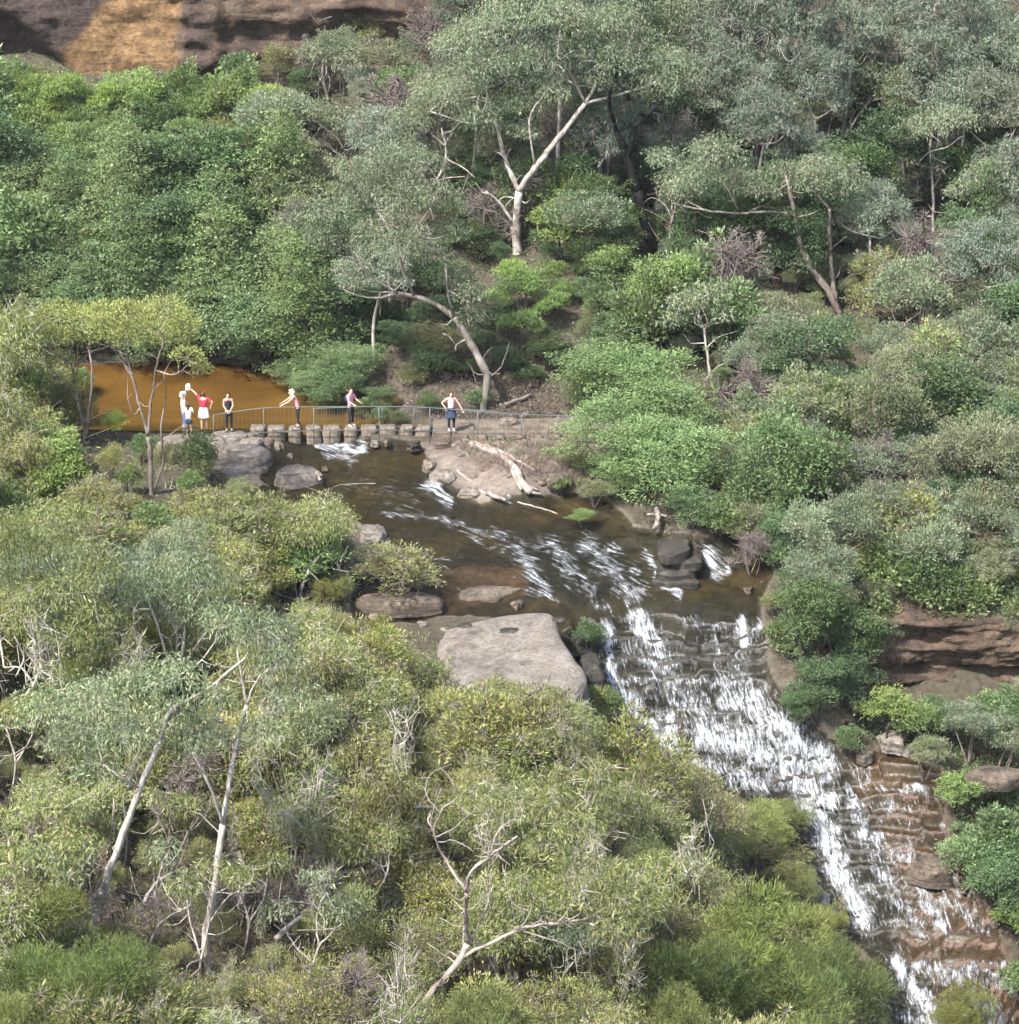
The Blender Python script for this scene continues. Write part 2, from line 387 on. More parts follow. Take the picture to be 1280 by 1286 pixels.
# ------------------------------------------------------------------ terrain heights
CTRL = [  # x, y, z of the ground
 (-18,101,-.9),(-10,101,-.9),(-5.5,100.5,-.7),(-22,101,-.6),(-14,104,-.6),(-8,104,-.5),(-17,97.5,-.5),(-20,106.5,.3),(-10,106,.3),(-26,103,.4),(-5,105,.3),(-7.5,101.5,-.3),
 (-15,95.2,-.15),(-10,95.4,-.25),(-5,95.4,-.2),(0,95.6,-.15),(3.5,95.8,.05),(6,95.8,.2),(-22,95,.3),(-30,94,1.2),
 (-3.5,98.5,.25),(0,98.5,.35),(3,99,.7),(6,100,1.2),(-3.2,101.5,1.6),(-.5,102,2.2),(3,103,2.6),(-4.6,103.5,1.8),
 (-20,110,2.2),(-10,110,2.2),(-3,109,4.2),(5,109,4.4),(14,108,3.6),(22,108,3.4),(32,108,4),(-32,110,3.2),
 (-20,116,5.6),(-8,116,5.8),(2,116,6.6),(12,116,6.6),(22,116,6.6),(36,116,7),(-36,117,6),
 (-28,122.5,8.5),(-22,122,8.8),(-10,122,9.0),(0,123,9.8),(12,124,10.2),(24,124,10.4),(38,124,11),(-38,123,9.4),
 (0,134,15),(20,134,15.5),(40,134,16),(60,120,11),(-60,120,9),(60,100,4),(60,85,-3),(-60,100,3),
 (9,92,-1.0),(12,92,-1.2),(18,92,-.6),(26,92,.2),(9,97,.2),(14,99,1.0),(22,100,1.4),(32,98,1.6),
 (11,87.5,-2.1),(15,87,-2.4),(20,86.5,-2.4),(28,86,-2.2),(13,84.6,-3.3),(18,84.4,-3.3),(24,84,-3.4),
 (13,82.0,-6.4),(18,81.6,-6.8),(24,81,-7.2),(16.8,78,-9.2),(22,77,-10),(17.5,75,-11.8),(23,73,-13.5),(19,70,-16.5),(28,70,-17),
 (-12,90,-.4),(-18,90,.1),(-8.5,87.5,-.8),(-24,88,.4),(-34,85,1),
 (-8,82,-1.9),(-14,82,-1.1),(-20,80,-.7),(-28,78,0),(-5,80.5,-2.4),
 (-4,74,-3.0),(-10,74,-1.8),(-18,72,-1.0),(-27,70,0),(1,73.5,-3.6),
 (-2,66,-3.4),(-8,66,-2.2),(-16,63,-1.2),(-25,62,0),(3.4,69,-5.0),(6.5,64,-6.5),(10,60,-9),
 (-2,58,-3.2),(-8,57,-1.8),(-16,54,-.6),(4,57,-5),(8.5,54,-8.5),(-26,52,1),(0,48,-4),(10,46,-10),(-12,44,0),(20,55,-19),(30,55,-22),(14,66,-15),(22,62,-20),
]
CREEK = [ # photograph pixel and height of the rock there
 (320,565,-.55),(420,565,-.6),(520,566,-.55),(330,620,-.8),(450,600,-.85),(560,575,-.35),(640,590,-.2),(700,575,.0),(600,620,-1.0),
 (700,622,-1.0),(740,640,-1.15),(640,645,-1.2),(500,640,-1.0),(800,662,-1.3),(400,640,-1.0),(860,650,-.9),(880,668,-1.2),
 (470,670,-1.1),(450,720,-1.7),(600,690,-1.55),(720,700,-1.75),(600,742,-2.15),(690,752,-2.4),(540,765,-2.35),(800,715,-2.1),(760,762,-2.75),
 (848,745,-2.45),(900,722,-2.35),(960,712,-2.0),(960,752,-2.7),
 (790,776,-3.05),(865,776,-3.0),(955,782,-3.0),
 (772,850,-4.75),(870,850,-4.75),(968,850,-4.65),(1010,850,-4.2),
 (790,925,-6.5),(900,945,-6.95),(1010,950,-7.05),(1100,955,-7.05),(1175,958,-6.9),
 (990,1040,-9.0),(1075,1040,-8.85),(1185,1040,-8.6),(1050,1135,-11.0),(1130,1130,-10.7),(1225,1130,-10.3),
 (1115,1210,-12.5),(1200,1200,-12.0),(1275,1200,-11.8),(1150,1290,-14.4),(1220,1290,-14.2),(1300,1290,-14.2),(1240,1400,-17.5),(1320,1390,-17),
 (750,900,-5.6),(700,880,-3.6),(850,990,-7.6),(930,1090,-9.6),(740,960,-6.4),
]
_pts = np.array(CTRL + [tuple(Pz(*c)) for c in CREEK], float)
def _tps(r2): return np.where(r2 > 1e-12, r2 * np.log(r2 + 1e-12), 0.0)
_n = len(_pts)
_K = _tps(((_pts[:, None, :2] - _pts[None, :, :2]) ** 2).sum(-1)) + 0.6 * np.eye(_n)
_Q = np.c_[np.ones(_n), _pts[:, :2]]
_A = np.block([[_K, _Q], [_Q.T, np.zeros((3, 3))]])
_w = np.linalg.solve(_A, np.r_[_pts[:, 2], np.zeros(3)])
def base_z(x, y):
    x = np.asarray(x, float); y = np.asarray(y, float); sh = x.shape; x = x.ravel(); y = y.ravel(); out = np.empty(x.shape)
    for a in range(0, len(x), 20000):
        q = np.c_[x[a:a+20000], y[a:a+20000]]
        r2 = ((q[:, None, :] - _pts[None, :, :2]) ** 2).sum(-1)
        out[a:a+20000] = _tps(r2) @ _w[:_n] + _w[_n] + q @ _w[_n+1:]
    return out.reshape(sh)
# fast look-up on a grid
GX = np.arange(-70, 70.01, 0.5); GY = np.arange(30, 150.01, 0.5)
_gx, _gy = np.meshgrid(GX, GY)
_gz = np.clip(base_z(_gx, _gy), -30, 22)
_gz += 0.22 * fbm(_gx * .35, _gy * .35, 0, 4, 3)
def ground(x, y):
    x = np.clip((np.asarray(x, float) + 70) / 0.5, 0, len(GX) - 1.001); y = np.clip((np.asarray(y, float) - 30) / 0.5, 0, len(GY) - 1.001)
    i = x.astype(int); j = y.astype(int); fx = x - i; fy = y - j
    return (_gz[j, i] * (1-fx) + _gz[j, i+1] * fx) * (1-fy) + (_gz[j+1, i] * (1-fx) + _gz[j+1, i+1] * fx) * fy
YS = np.arange(40, 140, 0.1)
def hit(px, py, h0=0.0, hs=0.0):
    """first point on the pixel's ray whose height over the ground falls to h0 + hs * distance"""
    dx, dy, dz = ray(px, py); t = YS / dy
    x, z = dx * t, HC + dz * t
    k = np.nonzero(z - ground(x, YS) <= h0 + hs * t)[0]
    k = k[0] if len(k) else len(YS) - 1
    return np.array([x[k], YS[k], z[k]])

# visible outlines of the open areas (photograph pixels)
POLY_CREEK = [(215,548),(300,548),(545,552),(760,552),(745,620),(800,655),(965,680),(965,770),(975,850),(1045,935),(1180,950),(1195,1060),(1262,1180),(1300,1290),(1340,1500),
              (1180,1500),(1130,1286),(1060,1160),(1005,1110),(985,1050),(890,965),(770,935),(745,850),(700,790),(560,772),(440,780),(430,640),(310,632),(270,585)]
def pnoise(px, py, amp, sc, seed): return amp * fbm(np.asarray(px) / sc, np.asarray(py) / sc, 0, 3, seed)

# ------------------------------------------------------------------ ground mesh (coarse) with the creek patch cut low
PX0, PX1, PY0, PY1, PST = -12.0, 21.0, 65.0, 98.2, 0.07
def in_patch(x, y, m): return (x > PX0 + m) & (x < PX1 - m) & (y > PY0 + m) & (y < PY1 - m)
tz = _gz.copy()
tz[in_patch(_gx, _gy, 0.7)] -= 1.2
nx, ny = len(GX), len(GY)
idx = np.arange(nx * ny).reshape(ny, nx)
Fq = np.stack([idx[:-1, :-1], idx[:-1, 1:], idx[1:, 1:], idx[1:, :-1]], -1).reshape(-1, 4)
V = np.c_[_gx.ravel(), _gy.ravel(), tz.ravel()]
gp = project(V)
soil = np.ones(len(V))
rockbank = inpoly(gp[0] + pnoise(gp[0], gp[1], 25, 30, 5), gp[1] + pnoise(gp[0], gp[1], 20, 30, 6), [(470,560),(470,470),(520,420),(600,400),(690,430),(700,560)]) & (V[:, 1] > 95) & (V[:, 1] < 106)
soil[rockbank] = 0.92
me = mesh_np('ground', V, Fq, True, {'soil': soil, 'wet': np.zeros(len(V)), 'rust': np.zeros(len(V)), 'amber': np.zeros(len(V))})
tag(obj('ground', me, M['bed']), kind='structure')
# outer land, far beyond the frame
a = np.linspace(0, 2 * np.pi, 48, endpoint=False)
rings = []
for r, z in ((95, -8), (160, -10), (400, -12), (1500, -14)): rings.append(np.c_[r * np.cos(a), 85 + r * np.sin(a), np.full(48, z)])
V = np.vstack([np.array([[0, 85, -33.0]])] + rings); Fo = []
for k in range(3):
    for i in range(48): Fo.append((1 + k*48 + i, 1 + k*48 + (i+1) % 48, 1 + (k+1)*48 + (i+1) % 48, 1 + (k+1)*48 + i))
me = mesh_np('valley_floor', V, np.array(Fo), True, {'soil': np.ones(len(V)), 'wet': np.zeros(len(V)), 'rust': np.zeros(len(V)), 'amber': np.zeros(len(V))})
tag(obj('valley_floor', me, M['bed']), kind='structure')

# ------------------------------------------------------------------ creek bed: terraced sandstone
xs = np.arange(PX0, PX1, PST); ys = np.arange(PY0, PY1, PST)
bx, by = np.meshgrid(xs, ys)
bz0 = np.clip(base_z(bx, by), -30, 22)
def blur(a, n):
    for _ in range(n):
        a = (np.roll(a, 1, 0) + np.roll(a, -1, 0) + np.roll(a, 1, 1) + np.roll(a, -1, 1) + a * 2) / 6
    return a
V0 = np.c_[bx.ravel(), by.ravel(), bz0.ravel()]
cpx, cpy = (q.reshape(bx.shape) for q in project(V0))
wpx = cpx + pnoise(cpx, cpy, 16, 40, 11); wpy = cpy + pnoise(cpx, cpy, 12, 40, 12)
chan = inpoly(wpx, wpy, POLY_CREEK).astype(float)
island = inpoly(wpx, wpy, [(530,552),(760,552),(742,622),(690,612),(600,628),(548,592)]) | inpoly(wpx, wpy, [(262,548),(345,548),(330,575),(345,602),(300,612),(262,590)]) | \
         inpoly(wpx, wpy, [(425,650),(470,660),(490,690),(455,720),(420,700)])
wet = blur(chan * (1 - island), 5)
chan = blur(chan, 8)
# terraces follow the bedding: flat ledges at common heights, wavy in plan
off = 0.6 * fbm(bx * .22, by * .22, 0, 3, 21) + 0.16 * fbm(bx * .9, by * .9, 0, 3, 22)
HT = 0.55
cxn = bx + .5 * fbm(bx * .5, by * .5, 0, 2, 23); cyn = by + .4 * fbm(bx * .6, by * .6, 0, 2, 24)
off += 0.5 * (_h(np.floor(cxn / 1.25 + .37 * np.floor(cyn / .8)), np.floor(cyn / .8), np.zeros_like(bx), 5) - .5) * sstep(-2.6, -3.6, bz0)
def terrace(z, h, o):
    q = z / h + o; k = np.floor(q); t = q - k
    return (k + sstep(0.50, 0.98, t) + 0.10 * (t - 0.5) - o) * h
wz_ = bz0 + 0.55 * vnoise(bz0 * 0.9 + 40, 0 * bz0, 0, 25)
zt = terrace(wz_, HT * 1.25, off * 1.5) * 0.85 + terrace(bz0 + 0.13, 0.23, off * 2.6) * 0.15 - 0.85 * (wz_ - bz0)
steep = sstep(-2.6, -3.3, bz0)
k = (0.30 + 0.62 * steep) * np.maximum(chan, 0.35)
bz = bz0 * (1 - k) + zt * k
bz += 0.05 * fbm(bx * 1.7, by * 1.7, 0, 4, 31) * (0.5 + chan) + 0.16 * fbm(bx * .35, by * .35, 0, 4, 3) * (1 - chan)
bz -= 0.10 * wet
rust = sum(np.clip(inpoly(wpx, wpy, p).astype(float), 0, 1) for p in (
    [(1035,880),(1110,905),(1180,945),(1120,952),(1050,940)], [(1120,1150),(1290,1130),(1300,1215),(1140,1205)], [(1150,1060),(1200,1060),(1215,1100),(1160,1110)],
    [(990,830),(1040,825),(1050,870),(1000,870)], [(1060,950),(1190,955),(1270,1180),(1300,1300),(1200,1290),(1140,1130)], [(520,712),(650,705),(665,740),(560,768),(450,765),(450,740)], [(980,690),(1010,690),(1000,712),(940,740)]))
rust = blur(np.clip(rust, 0, 1), 4) * np.clip(0.72 + 0.6 * fbm(bx * .7, by * .7, bz0 * 2, 3, 33), 0.1, 0.9)
amber = np.clip(sum(np.exp(-(((wpx - a) / b) ** 2 + ((wpy - c) / d) ** 2)) for a, c, b, d in ((400,625,130,32),(500,572,90,20),(700,640,70,18),(930,725,60,22),(560,675,70,20),(860,735,40,16),(1130,960,60,12),(700,765,90,14))), 0, 1)
amber *= 0.45 + 0.5 * fbm(wpx / 30, wpy / 10, 0, 3, 41)
soilv = np.clip(1 - chan * 1.3, 0, 1) * (1 - 0.75 * inpoly(wpx, wpy, [(720,780),(790,900),(830,960),(760,960),(700,860)]))
ix = np.arange(bx.size).reshape(bx.shape)
Fq = np.stack([ix[:-1, :-1], ix[:-1, 1:], ix[1:, 1:], ix[1:, :-1]], -1).reshape(-1, 4)
me = mesh_np('creek_bed', np.c_[bx.ravel(), by.ravel(), bz.ravel()], Fq, True, {'soil': soilv, 'wet': wet, 'rust': rust, 'amber': amber * wet})
tag(obj('creek_bed', me, M['bed']), kind='structure')

# ------------------------------------------------------------------ running water with foam that follows the fall of the rock
FO = [ # capsules in the photograph: x0,y0,x1,y1,radius,strength
 (398,556,455,560,9,1.0),(405,566,440,572,7,.7),(540,604,562,628,11,.95),(535,602,545,612,8,.6),(600,600,640,620,10,.5),(480,641,560,651,4,.6),(560,651,622,668,4,.75),(622,668,690,676,4,.4),
 (440,600,520,625,16,.28),(480,700,560,700,14,.25),(650,690,690,745,12,.72),(690,680,740,740,16,.66),(740,680,800,745,20,.68),(600,660,700,690,8,.5),(500,630,640,690,6,.45),(760,712,800,716,5,.7),(812,690,830,722,8,1.0),(830,722,852,742,10,1.0),
 (872,680,885,700,6,.6),(888,688,900,716,13,.9),(895,718,915,712,6,.95),(665,735,700,755,7,.6),(720,725,760,760,12,.55),
 (762,785,772,850,10,1.05),(775,860,800,880,12,.9),(800,772,830,812,15,1.0),(790,810,840,830,16,.6),(815,815,825,850,10,.55),(770,848,900,850,5,.75),(860,778,905,786,6,.65),(895,790,910,850,7,.5),
 (930,775,938,805,9,1.0),(945,790,960,775,8,.7),(925,820,945,850,12,.5),(790,885,850,945,16,.9),(840,900,850,945,18,1.0),(850,870,930,930,32,.62),(920,860,985,915,28,.85),(880,915,1010,955,26,.85),(960,900,1040,955,20,.95),
 (860,945,960,985,18,.7),(985,965,1040,1000,20,.85),(1010,1000,1050,1060,18,.9),(1035,1050,1085,1150,17,1.05),(1010,1090,1040,1140,14,.75),(1065,985,1085,1040,10,.8),(1085,1040,1150,1080,16,.6),(1100,1060,1130,1110,12,.45),
 (1080,985,1170,987,4,.5),(1090,1005,1130,1020,9,.4),(1150,1105,1185,1155,13,.7),(1120,1150,1180,1165,9,.55),(1195,1090,1205,1120,8,.5),(1200,1110,1260,1130,10,.35),
 (1125,1200,1150,1240,13,1.0),(1150,1240,1180,1290,15,1.0),(1150,1210,1275,1212,10,.7),(1180,1220,1270,1232,12,.55),(1225,1245,1260,1290,18,.8),(1190,1250,1200,1290,10,.5),(1160,1300,1260,1480,50,.8),
 (760,860,790,930,16,.4),(1090,1060,1130,1120,14,.55),(1140,1060,1180,1110,10,.5),(1095,985,1168,986,6,.65),(1110,1005,1165,1010,6,.5),(1190,1120,1230,1160,14,.5),(1100,1110,1160,1150,14,.5),(1070,960,1100,985,10,.5),(1180,1000,1190,1040,6,.4),
]
bw = blur(bz, 2)
gyv, gxv = np.gradient(blur(bz0, 30), PST)
fx, fy = -gxv, -gyv
fl = np.hypot(fx, fy) + 1e-6; fx, fy = fx / fl, fy / fl
guide = sstep(-2.9, -2.0, bz0)           # upper rock platform: the sheet slides along the creek
fx = fx * (1 - guide) + guide * 0.80; fy = fy * (1 - guide) - guide * 0.55
fl = np.hypot(fx, fy) + 1e-6; fx, fy = fx / fl, fy / fl
wn = rng.random(bx.shape); wn2 = blur(rng.random(bx.shape), 3); wn2 = (wn2 - wn2.mean()) / wn2.std() * 0.29 + 0.5
def lic(n, L):
    acc = np.zeros_like(n); X, Y = np.meshgrid(np.arange(n.shape[1]), np.arange(n.shape[0]))
    for sgn in (1, -1):
        x = X.astype(float); y = Y.astype(float)
        for _ in range(L):
            i = np.clip(np.rint(x).astype(int), 0, n.shape[1]-1); j = np.clip(np.rint(y).astype(int), 0, n.shape[0]-1)
            acc += n[j, i]; x += sgn * fx[j, i]; y += sgn * fy[j, i]
    return acc
s1 = blur(lic(wn, 9), 1); s1 = (s1 - s1.mean()) / s1.std(); s2 = lic(wn2, 16); s2 = (s2 - s2.mean()) / s2.std()
streak = 0.55 * s1 + 0.65 * s2
fd = np.zeros_like(bx)
fpx = cpx + pnoise(cpx, cpy, 7, 14, 51); fpy = cpy + pnoise(cpx, cpy, 7, 14, 52)
for x0, y0, x1, y1, r, s in FO:
    d = segdist(fpx, fpy, (x0, y0), (x1, y1)); fd = np.maximum(fd, s * np.exp(-(d / (r * .95)) ** 2))
dgy, dgx = np.gradient(bz, PST); stp = np.hypot(dgx, dgy)
fall = sstep(1.2, 3.2, stp) * steep
foam = np.minimum(fd, 1.0) + 0.06 * streak * fd + fall * 0.16 + 0.05 * steep 
foam = np.clip(foam, 0, 1.1) * sstep(0.2, 0.6, wet)
wz = bw + 0.035 + 0.05 * foam * (0.5 + 0.5 * np.clip(streak, -1, 2))
keep = (wet > 0.35)
fk = keep.ravel()[Fq].all(1)
Fw = Fq[fk]; used = np.unique(Fw); remap = np.full(bx.size, -1); remap[used] = np.arange(len(used))
wv = np.c_[bx.ravel(), by.ravel(), wz.ravel()][used]
me = mesh_np('creek_water', wv, remap[Fw], True, {'foam': foam.ravel()[used], 'streak': np.clip(streak, -2.5, 2.5).ravel()[used], 'silk': guide.ravel()[used]})
tag(obj('creek_water', me, M['water']), kind='structure')

# amber pool above the crossing
pv = np.array([(-34, 95.6, -.12), (-1, 95.9, -.12), (-1, 108, -.12), (-34, 108, -.12)], float)
tag(obj('pool_water', mesh_np('pool_water', pv, np.array([[0, 1, 2, 3]])), M['pool']), kind='structure')
gx, gy = np.meshgrid(np.arange(-32, 0, .4), np.arange(96.4, 107.5, .4))
g = ground(gx, gy) + 0.02 + 0.0 * gx
ii = np.arange(gx.size).reshape(gx.shape); Fp = np.stack([ii[:-1, :-1], ii[:-1, 1:], ii[1:, 1:], ii[1:, :-1]], -1).reshape(-1, 4)
Fp = Fp[(g.ravel()[Fp] < -0.1).all(1)]
tag(obj('pool_bed', mesh_np('pool_bed', np.c_[gx.ravel(), gy.ravel(), g.ravel() + 0.03], Fp, True), M['pool_sand']), kind='structure')
#--PART2--
# ------------------------------------------------------------------ cliffs
def cliff(name, xs, zs, yf, attrs=None, mat='cliff', cap=0):
    X, Z = np.meshgrid(xs, zs); Y = yf(X, Z)
    if cap:
        Xc, Zc, Yc = np.repeat(X[-1:], cap, 0), np.repeat(Z[-1:], cap, 0), np.repeat(Y[-1:], cap, 0)
        t = np.arange(1, cap + 1)[:, None] * .25
        X = np.vstack([X, Xc]); Y = np.vstack([Y, Yc + t]); Z = np.vstack([Z, Zc + .25 * fbm(Xc * .8, Yc + t, 0, 3, 9) + .03 * t])
    i = np.arange(X.size).reshape(X.shape)
    Fc = np.stack([i[:-1, :-1], i[:-1, 1:], i[1:, 1:], i[1:, :-1]], -1).reshape(-1, 4)
    at = {k: f(X, Z) for k, f in (attrs or {}).items()}
    for k in ('orange', 'stain_shade'): at.setdefault(k, np.zeros(X.shape))
    return obj(name, mesh_np(name, np.c_[X.ravel(), Y.ravel(), Z.ravel()], Fc, True, at), M[mat])
def yf_up(X, Z):
    rec = 10.5 * sstep(-4.0, 6.0, X)
    st = 0.8 * fbm(X * .16, Z * .9, 0, 5, 61) + 0.35 * np.abs(fbm(X * .5, Z * 1.6, 2, 4, 66))
    over = 1.5 * sstep(-21.6, -23.2, X + 0.9 * (Z - 10)) * sstep(13.2, 11.6, Z)                 # undercut left of the orange face
    over += 1.1 * np.exp(-(((X + 7.2) / 1.6) ** 2)) * sstep(12.7, 12.2, Z) * sstep(10.6, 11.4, Z)   # dark recess
    over += 1.0 * np.exp(-(((X + 4.6) / 0.9) ** 2)) * sstep(11.6, 11.2, Z) * sstep(10.0, 10.6, Z)
    over += 0.6 * np.exp(-(((X + 14.0) / 0.35) ** 2)) * sstep(10.5, 9.8, Z)
    face = sstep(-22.6, -22.0, X) * sstep(-16.2, -16.8, X)
    rough = 0.5 * fbm(X * .5, Z * .9, 3, 5, 62) + 0.12 * fbm(X * 3, Z * 4, 0, 3, 63)
    return 123.2 + rec + st * (1 - face * .8) + over + rough * (1 - 0.55 * face) + 0.04 * (Z - 9) - 0.5 * sstep(-16.6, -15.8, X) * sstep(-13.8, -14.4, X)
def org(X, Z):
    w = 0.7 * fbm(X * .8, Z * .8, 0, 4, 64)
    return sstep(-22.4, -22.0, X + w * .4 ) * sstep(-15.9, -16.6, X + w * .7) * sstep(0.3, -0.3, (Z - 10.0) - (X + 22.6) * 0.95 + w * .6)
def stn_shade(X, Z):
    w = 0.6 * fbm(X * .8, Z * .5, 0, 4, 65)
    return np.clip(sstep(-22.0, -22.6, X - (Z - 10) * .9 + w) + 0.75 * sstep(-16.2, -15.7, X + w * .4) * sstep(-14.3, -15.0, X + w * .6), 0, 1) * .85  # first term paints the left overhang's shade, second is the brown streak
tag(cliff('cliff_face', np.arange(-60, 60, .18), np.arange(5, 30, .16), yf_up, {'orange': org, 'stain_shade': stn_shade}), kind='structure')

def yf_r(X, Z):
    st = 0.5 * np.floor(3.0 * (fbm(X * .10 + 5, Z * 1.1, 0, 3, 71) + 1)) / 3.0 + 0.5 * fbm(X * .35, Z * 1.3, 4, 4, 75) + .3 + 0.22 * np.floor(6 * (fbm(X * .2, Z * 3.0, 1, 3, 76) + 1)) / 6
    over = 0.45 * sstep(-4.2, -5.2, Z) * sstep(13.2, 14.4, X) * sstep(-6.8, -5.6, Z) + 0.2 * sstep(-5.9, -6.4, Z)
    ends = 3.0 * sstep(12.6, 11.0, X)
    return 82.5 + st - 0.6 + over + ends + 0.4 * fbm(X * .6, Z * 1.1, 3, 5, 72) + 0.1 * fbm(X * 3, Z * 4, 0, 3, 73) - 0.03 * (X - 12)
rz = lambda X, Z: 0.35 * sstep(12.4, 13.0, X) * sstep(15.0, 13.6, X) * sstep(-4.4, -5.0, Z)
tag(cliff('rock_ledge_face', np.arange(10.8, 30, .09), np.arange(-8.2, -2.9, .07), yf_r, {'orange': lambda X, Z: np.clip(.6 * rz(X, Z) + .1 * fbm(X * .7, Z * 2, 0, 3, 74), 0, 1)}, cap=14), kind='structure')

# ------------------------------------------------------------------ loose rocks
def rock_mesh(name, outline, z0, z1, seed, rings=7, layers=8, rough=0.08, dome=0.15, inset=0.1, sub=4):
    """irregular stone from a plan outline (world xy, relative), flat-ish top at z1, bottom at z0"""
    o = np.asarray(outline, float); o = smooth_path(np.vstack([o, o[:1]]), sub)[:-1]; n = len(o)
    c = o.mean(0); V = []; F4 = []
    rows = layers + rings; q = min(.9, max(.22, .16 + inset * 1.7)); ps = []
    for k in range(rows):
        a_ = (k / rows) * math.pi / 2 * .985; ps.append((math.cos(a_) ** q, z0 + (z1 - z0) * math.sin(a_) ** q))
    for s, z in ps: V.append(np.c_[c + (o - c) * s, np.full(n, z)])
    L = len(ps)
    for k in range(L - 1):
        for i in range(n): F4.append((k*n + i, k*n + (i+1) % n, (k+1)*n + (i+1) % n, (k+1)*n + i))
    V = np.vstack(V); cap = np.array([[(L-1)*n + i for i in range(n)]])
    sc = 1.6 / max(np.ptp(o[:, 0]), .4)
    dsp = np.stack([fbm(V[:, 0] * 1.5 * sc + 9 * seed, V[:, 1] * 1.5 * sc, V[:, 2] * 2.5 * sc + k * 17, 4, seed + k) for k in range(3)], -1)
    fine = np.stack([fbm(V[:, 0] * 5 * sc + 3 * seed, V[:, 1] * 5 * sc, V[:, 2] * 9 * sc + k * 7, 3, seed + 20 + k) for k in range(3)], -1)
    V = V + (dsp + .45 * fine) * rough * np.array([1, 1, 0.6])
    return mesh_np(name, V, [np.array(F4), cap], name in ('pothole', 'cloth_bag'))
def blob(w, d, k=9, seed=0, jag=0.22):
    r = np.random.default_rng(seed); a = np.linspace(0, 2 * np.pi, k, endpoint=False) + r.uniform(-.18, .18, k)
    s = r.uniform(1 - jag, 1 + jag, k)
    return np.c_[np.cos(a) * w / 2 * s, np.sin(a) * d / 2 * s]
def place_rock(name, label, px, py, z, w, d, h, seed, mat, cat='rock', group=None, rough=.15, dome=.18, inset=.22, jag=.32):
    p = Pz(px, py, z)
    o = obj(name, rock_mesh(name, blob(w, d, 9, seed, jag), -h * 0.75, h * 0.34, seed, rough=rough, dome=dome, inset=inset), M[mat], loc=tuple(p))
    return tag(o, label, cat, group)

sl_out = np.array([Pz(a, b, -2.15)[:2] for a, b in ((556,786),(600,775),(650,766),(694,767),(704,792),(722,822),(738,850),(720,872),(660,885),(590,880),(560,850),(548,815))])
c0 = sl_out.mean(0)
slab = obj('rock_slab', rock_mesh('rock_slab', sl_out - c0, -1.3, 0.12, 5, rings=10, rough=.12, dome=.02, inset=.05), M['stone'], loc=(c0[0], c0[1], -2.2))
tag(slab, 'broad flat pale rock slab with shallow potholes beside the cascade', 'rock')
for k, (a, b, w, d) in enumerate(((640, 790, .75, .55), (702, 776, .5, .4), (585, 783, .5, .5))):
    q = Pz(a, b, -2.05); mbq = blob(w, d, 10, 90 + k)
    hole = rock_mesh('pothole', mbq, -.05, .012, 44 + k, rings=4, layers=2, rough=.01, dome=0, inset=.05)
    tag(obj('pothole', hole, M['stone_dark'], slab, (q[0] - c0[0], q[1] - c0[1], .10)))
place_rock('boulder', 'low pale domed boulder standing in the brown shallows', 372, 596, -.75, 2.1, 1.6, .9, 11, 'stone')
place_rock('boulder', 'smooth grey rock hump beside the walkers at the stepping stones', 300, 566, -.35, 2.2, 2.0, .8, 12, 'stone')
place_rock('boulder', 'pale rock shelf below the grey hump at the pool outlet', 296, 588, -.6, 1.8, 1.2, .5, 13, 'stone')
place_rock('boulder', 'narrow pale rock rib sloping out of the scrub into the creek', 466, 672, -1.15, 1.1, 1.9, .7, 14, 'stone')
place_rock('boulder', 'small dark rock lying on the bank before the path', 521, 558, -.25, .5, .4, .35, 15, 'stone_dark')
place_rock('boulder', 'blocky brown rock at the tip of the driftwood bank', 540, 583, -.5, .5, .5, .6, 16, 'stone_block')
place_rock('boulder', 'pinkish rock beside the small white chute', 560, 597, -.65, 1.0, .9, .6, 17, 'stone')
place_rock('boulder', 'pale rock at the foot of the thin driftwood pole', 592, 618, -.95, .8, .5, .5, 18, 'stone')
place_rock('boulder', 'rounded tan boulder under the path near the driftwood', 652, 566, -.05, 1.3, .9, .8, 19, 'stone_block')
place_rock('boulder', 'brown rock among twigs on the driftwood bank', 700, 598, -.35, 1.1, .9, .5, 20, 'stone_brown')
place_rock('boulder', 'low pale rock behind the railing by the leaning tree', 640, 529, .25, .8, .6, .5, 21, 'stone_block')
place_rock('boulder', 'orange brown rock shelf beneath the olive bush by the creek', 606, 742, -2.3, 3.3, 1.6, .36, 22, 'stone_brown')
place_rock('boulder', 'layered brown ledge under the scrub upstream of the flat slab', 500, 752, -2.0, 3.2, 1.3, .6, 23, 'stone_brown')
place_rock('boulder', 'brown boulder half hidden by ferns right of the cascade', 1010, 838, -4.3, 1.7, 1.2, 1.1, 24, 'stone_brown')
place_rock('boulder', 'pale broken rock below the bright lime bush', 1120, 928, -6.5, 1.0, .8, .6, 25, 'stone')
place_rock('boulder', 'rounded red brown boulder sitting on the lower ledges', 1170, 1088, -9.6, 1.5, 1.1, .8, 26, 'stone_brown')
place_rock('boulder', 'grey flat ledge stone on the bank beside the lower ledges', 1255, 972, -6.8, 1.8, 1.2, .5, 27, 'stone_brown')
place_rock('boulder', 'pale round boulder showing through the hillside scrub', 988, 610, -.2, 1.3, 1.0, .7, 28, 'stone')
place_rock('boulder', 'tan stone at the creek edge below the hillside scrub', 958, 682, -1.6, 1.4, 1.1, .6, 29, 'stone_block')
place_rock('boulder', 'dark wet rock rib against the left edge of the white cascade', 742, 850, -4.4, 1.1, 2.2, 2.2, 30, 'stone_dark')
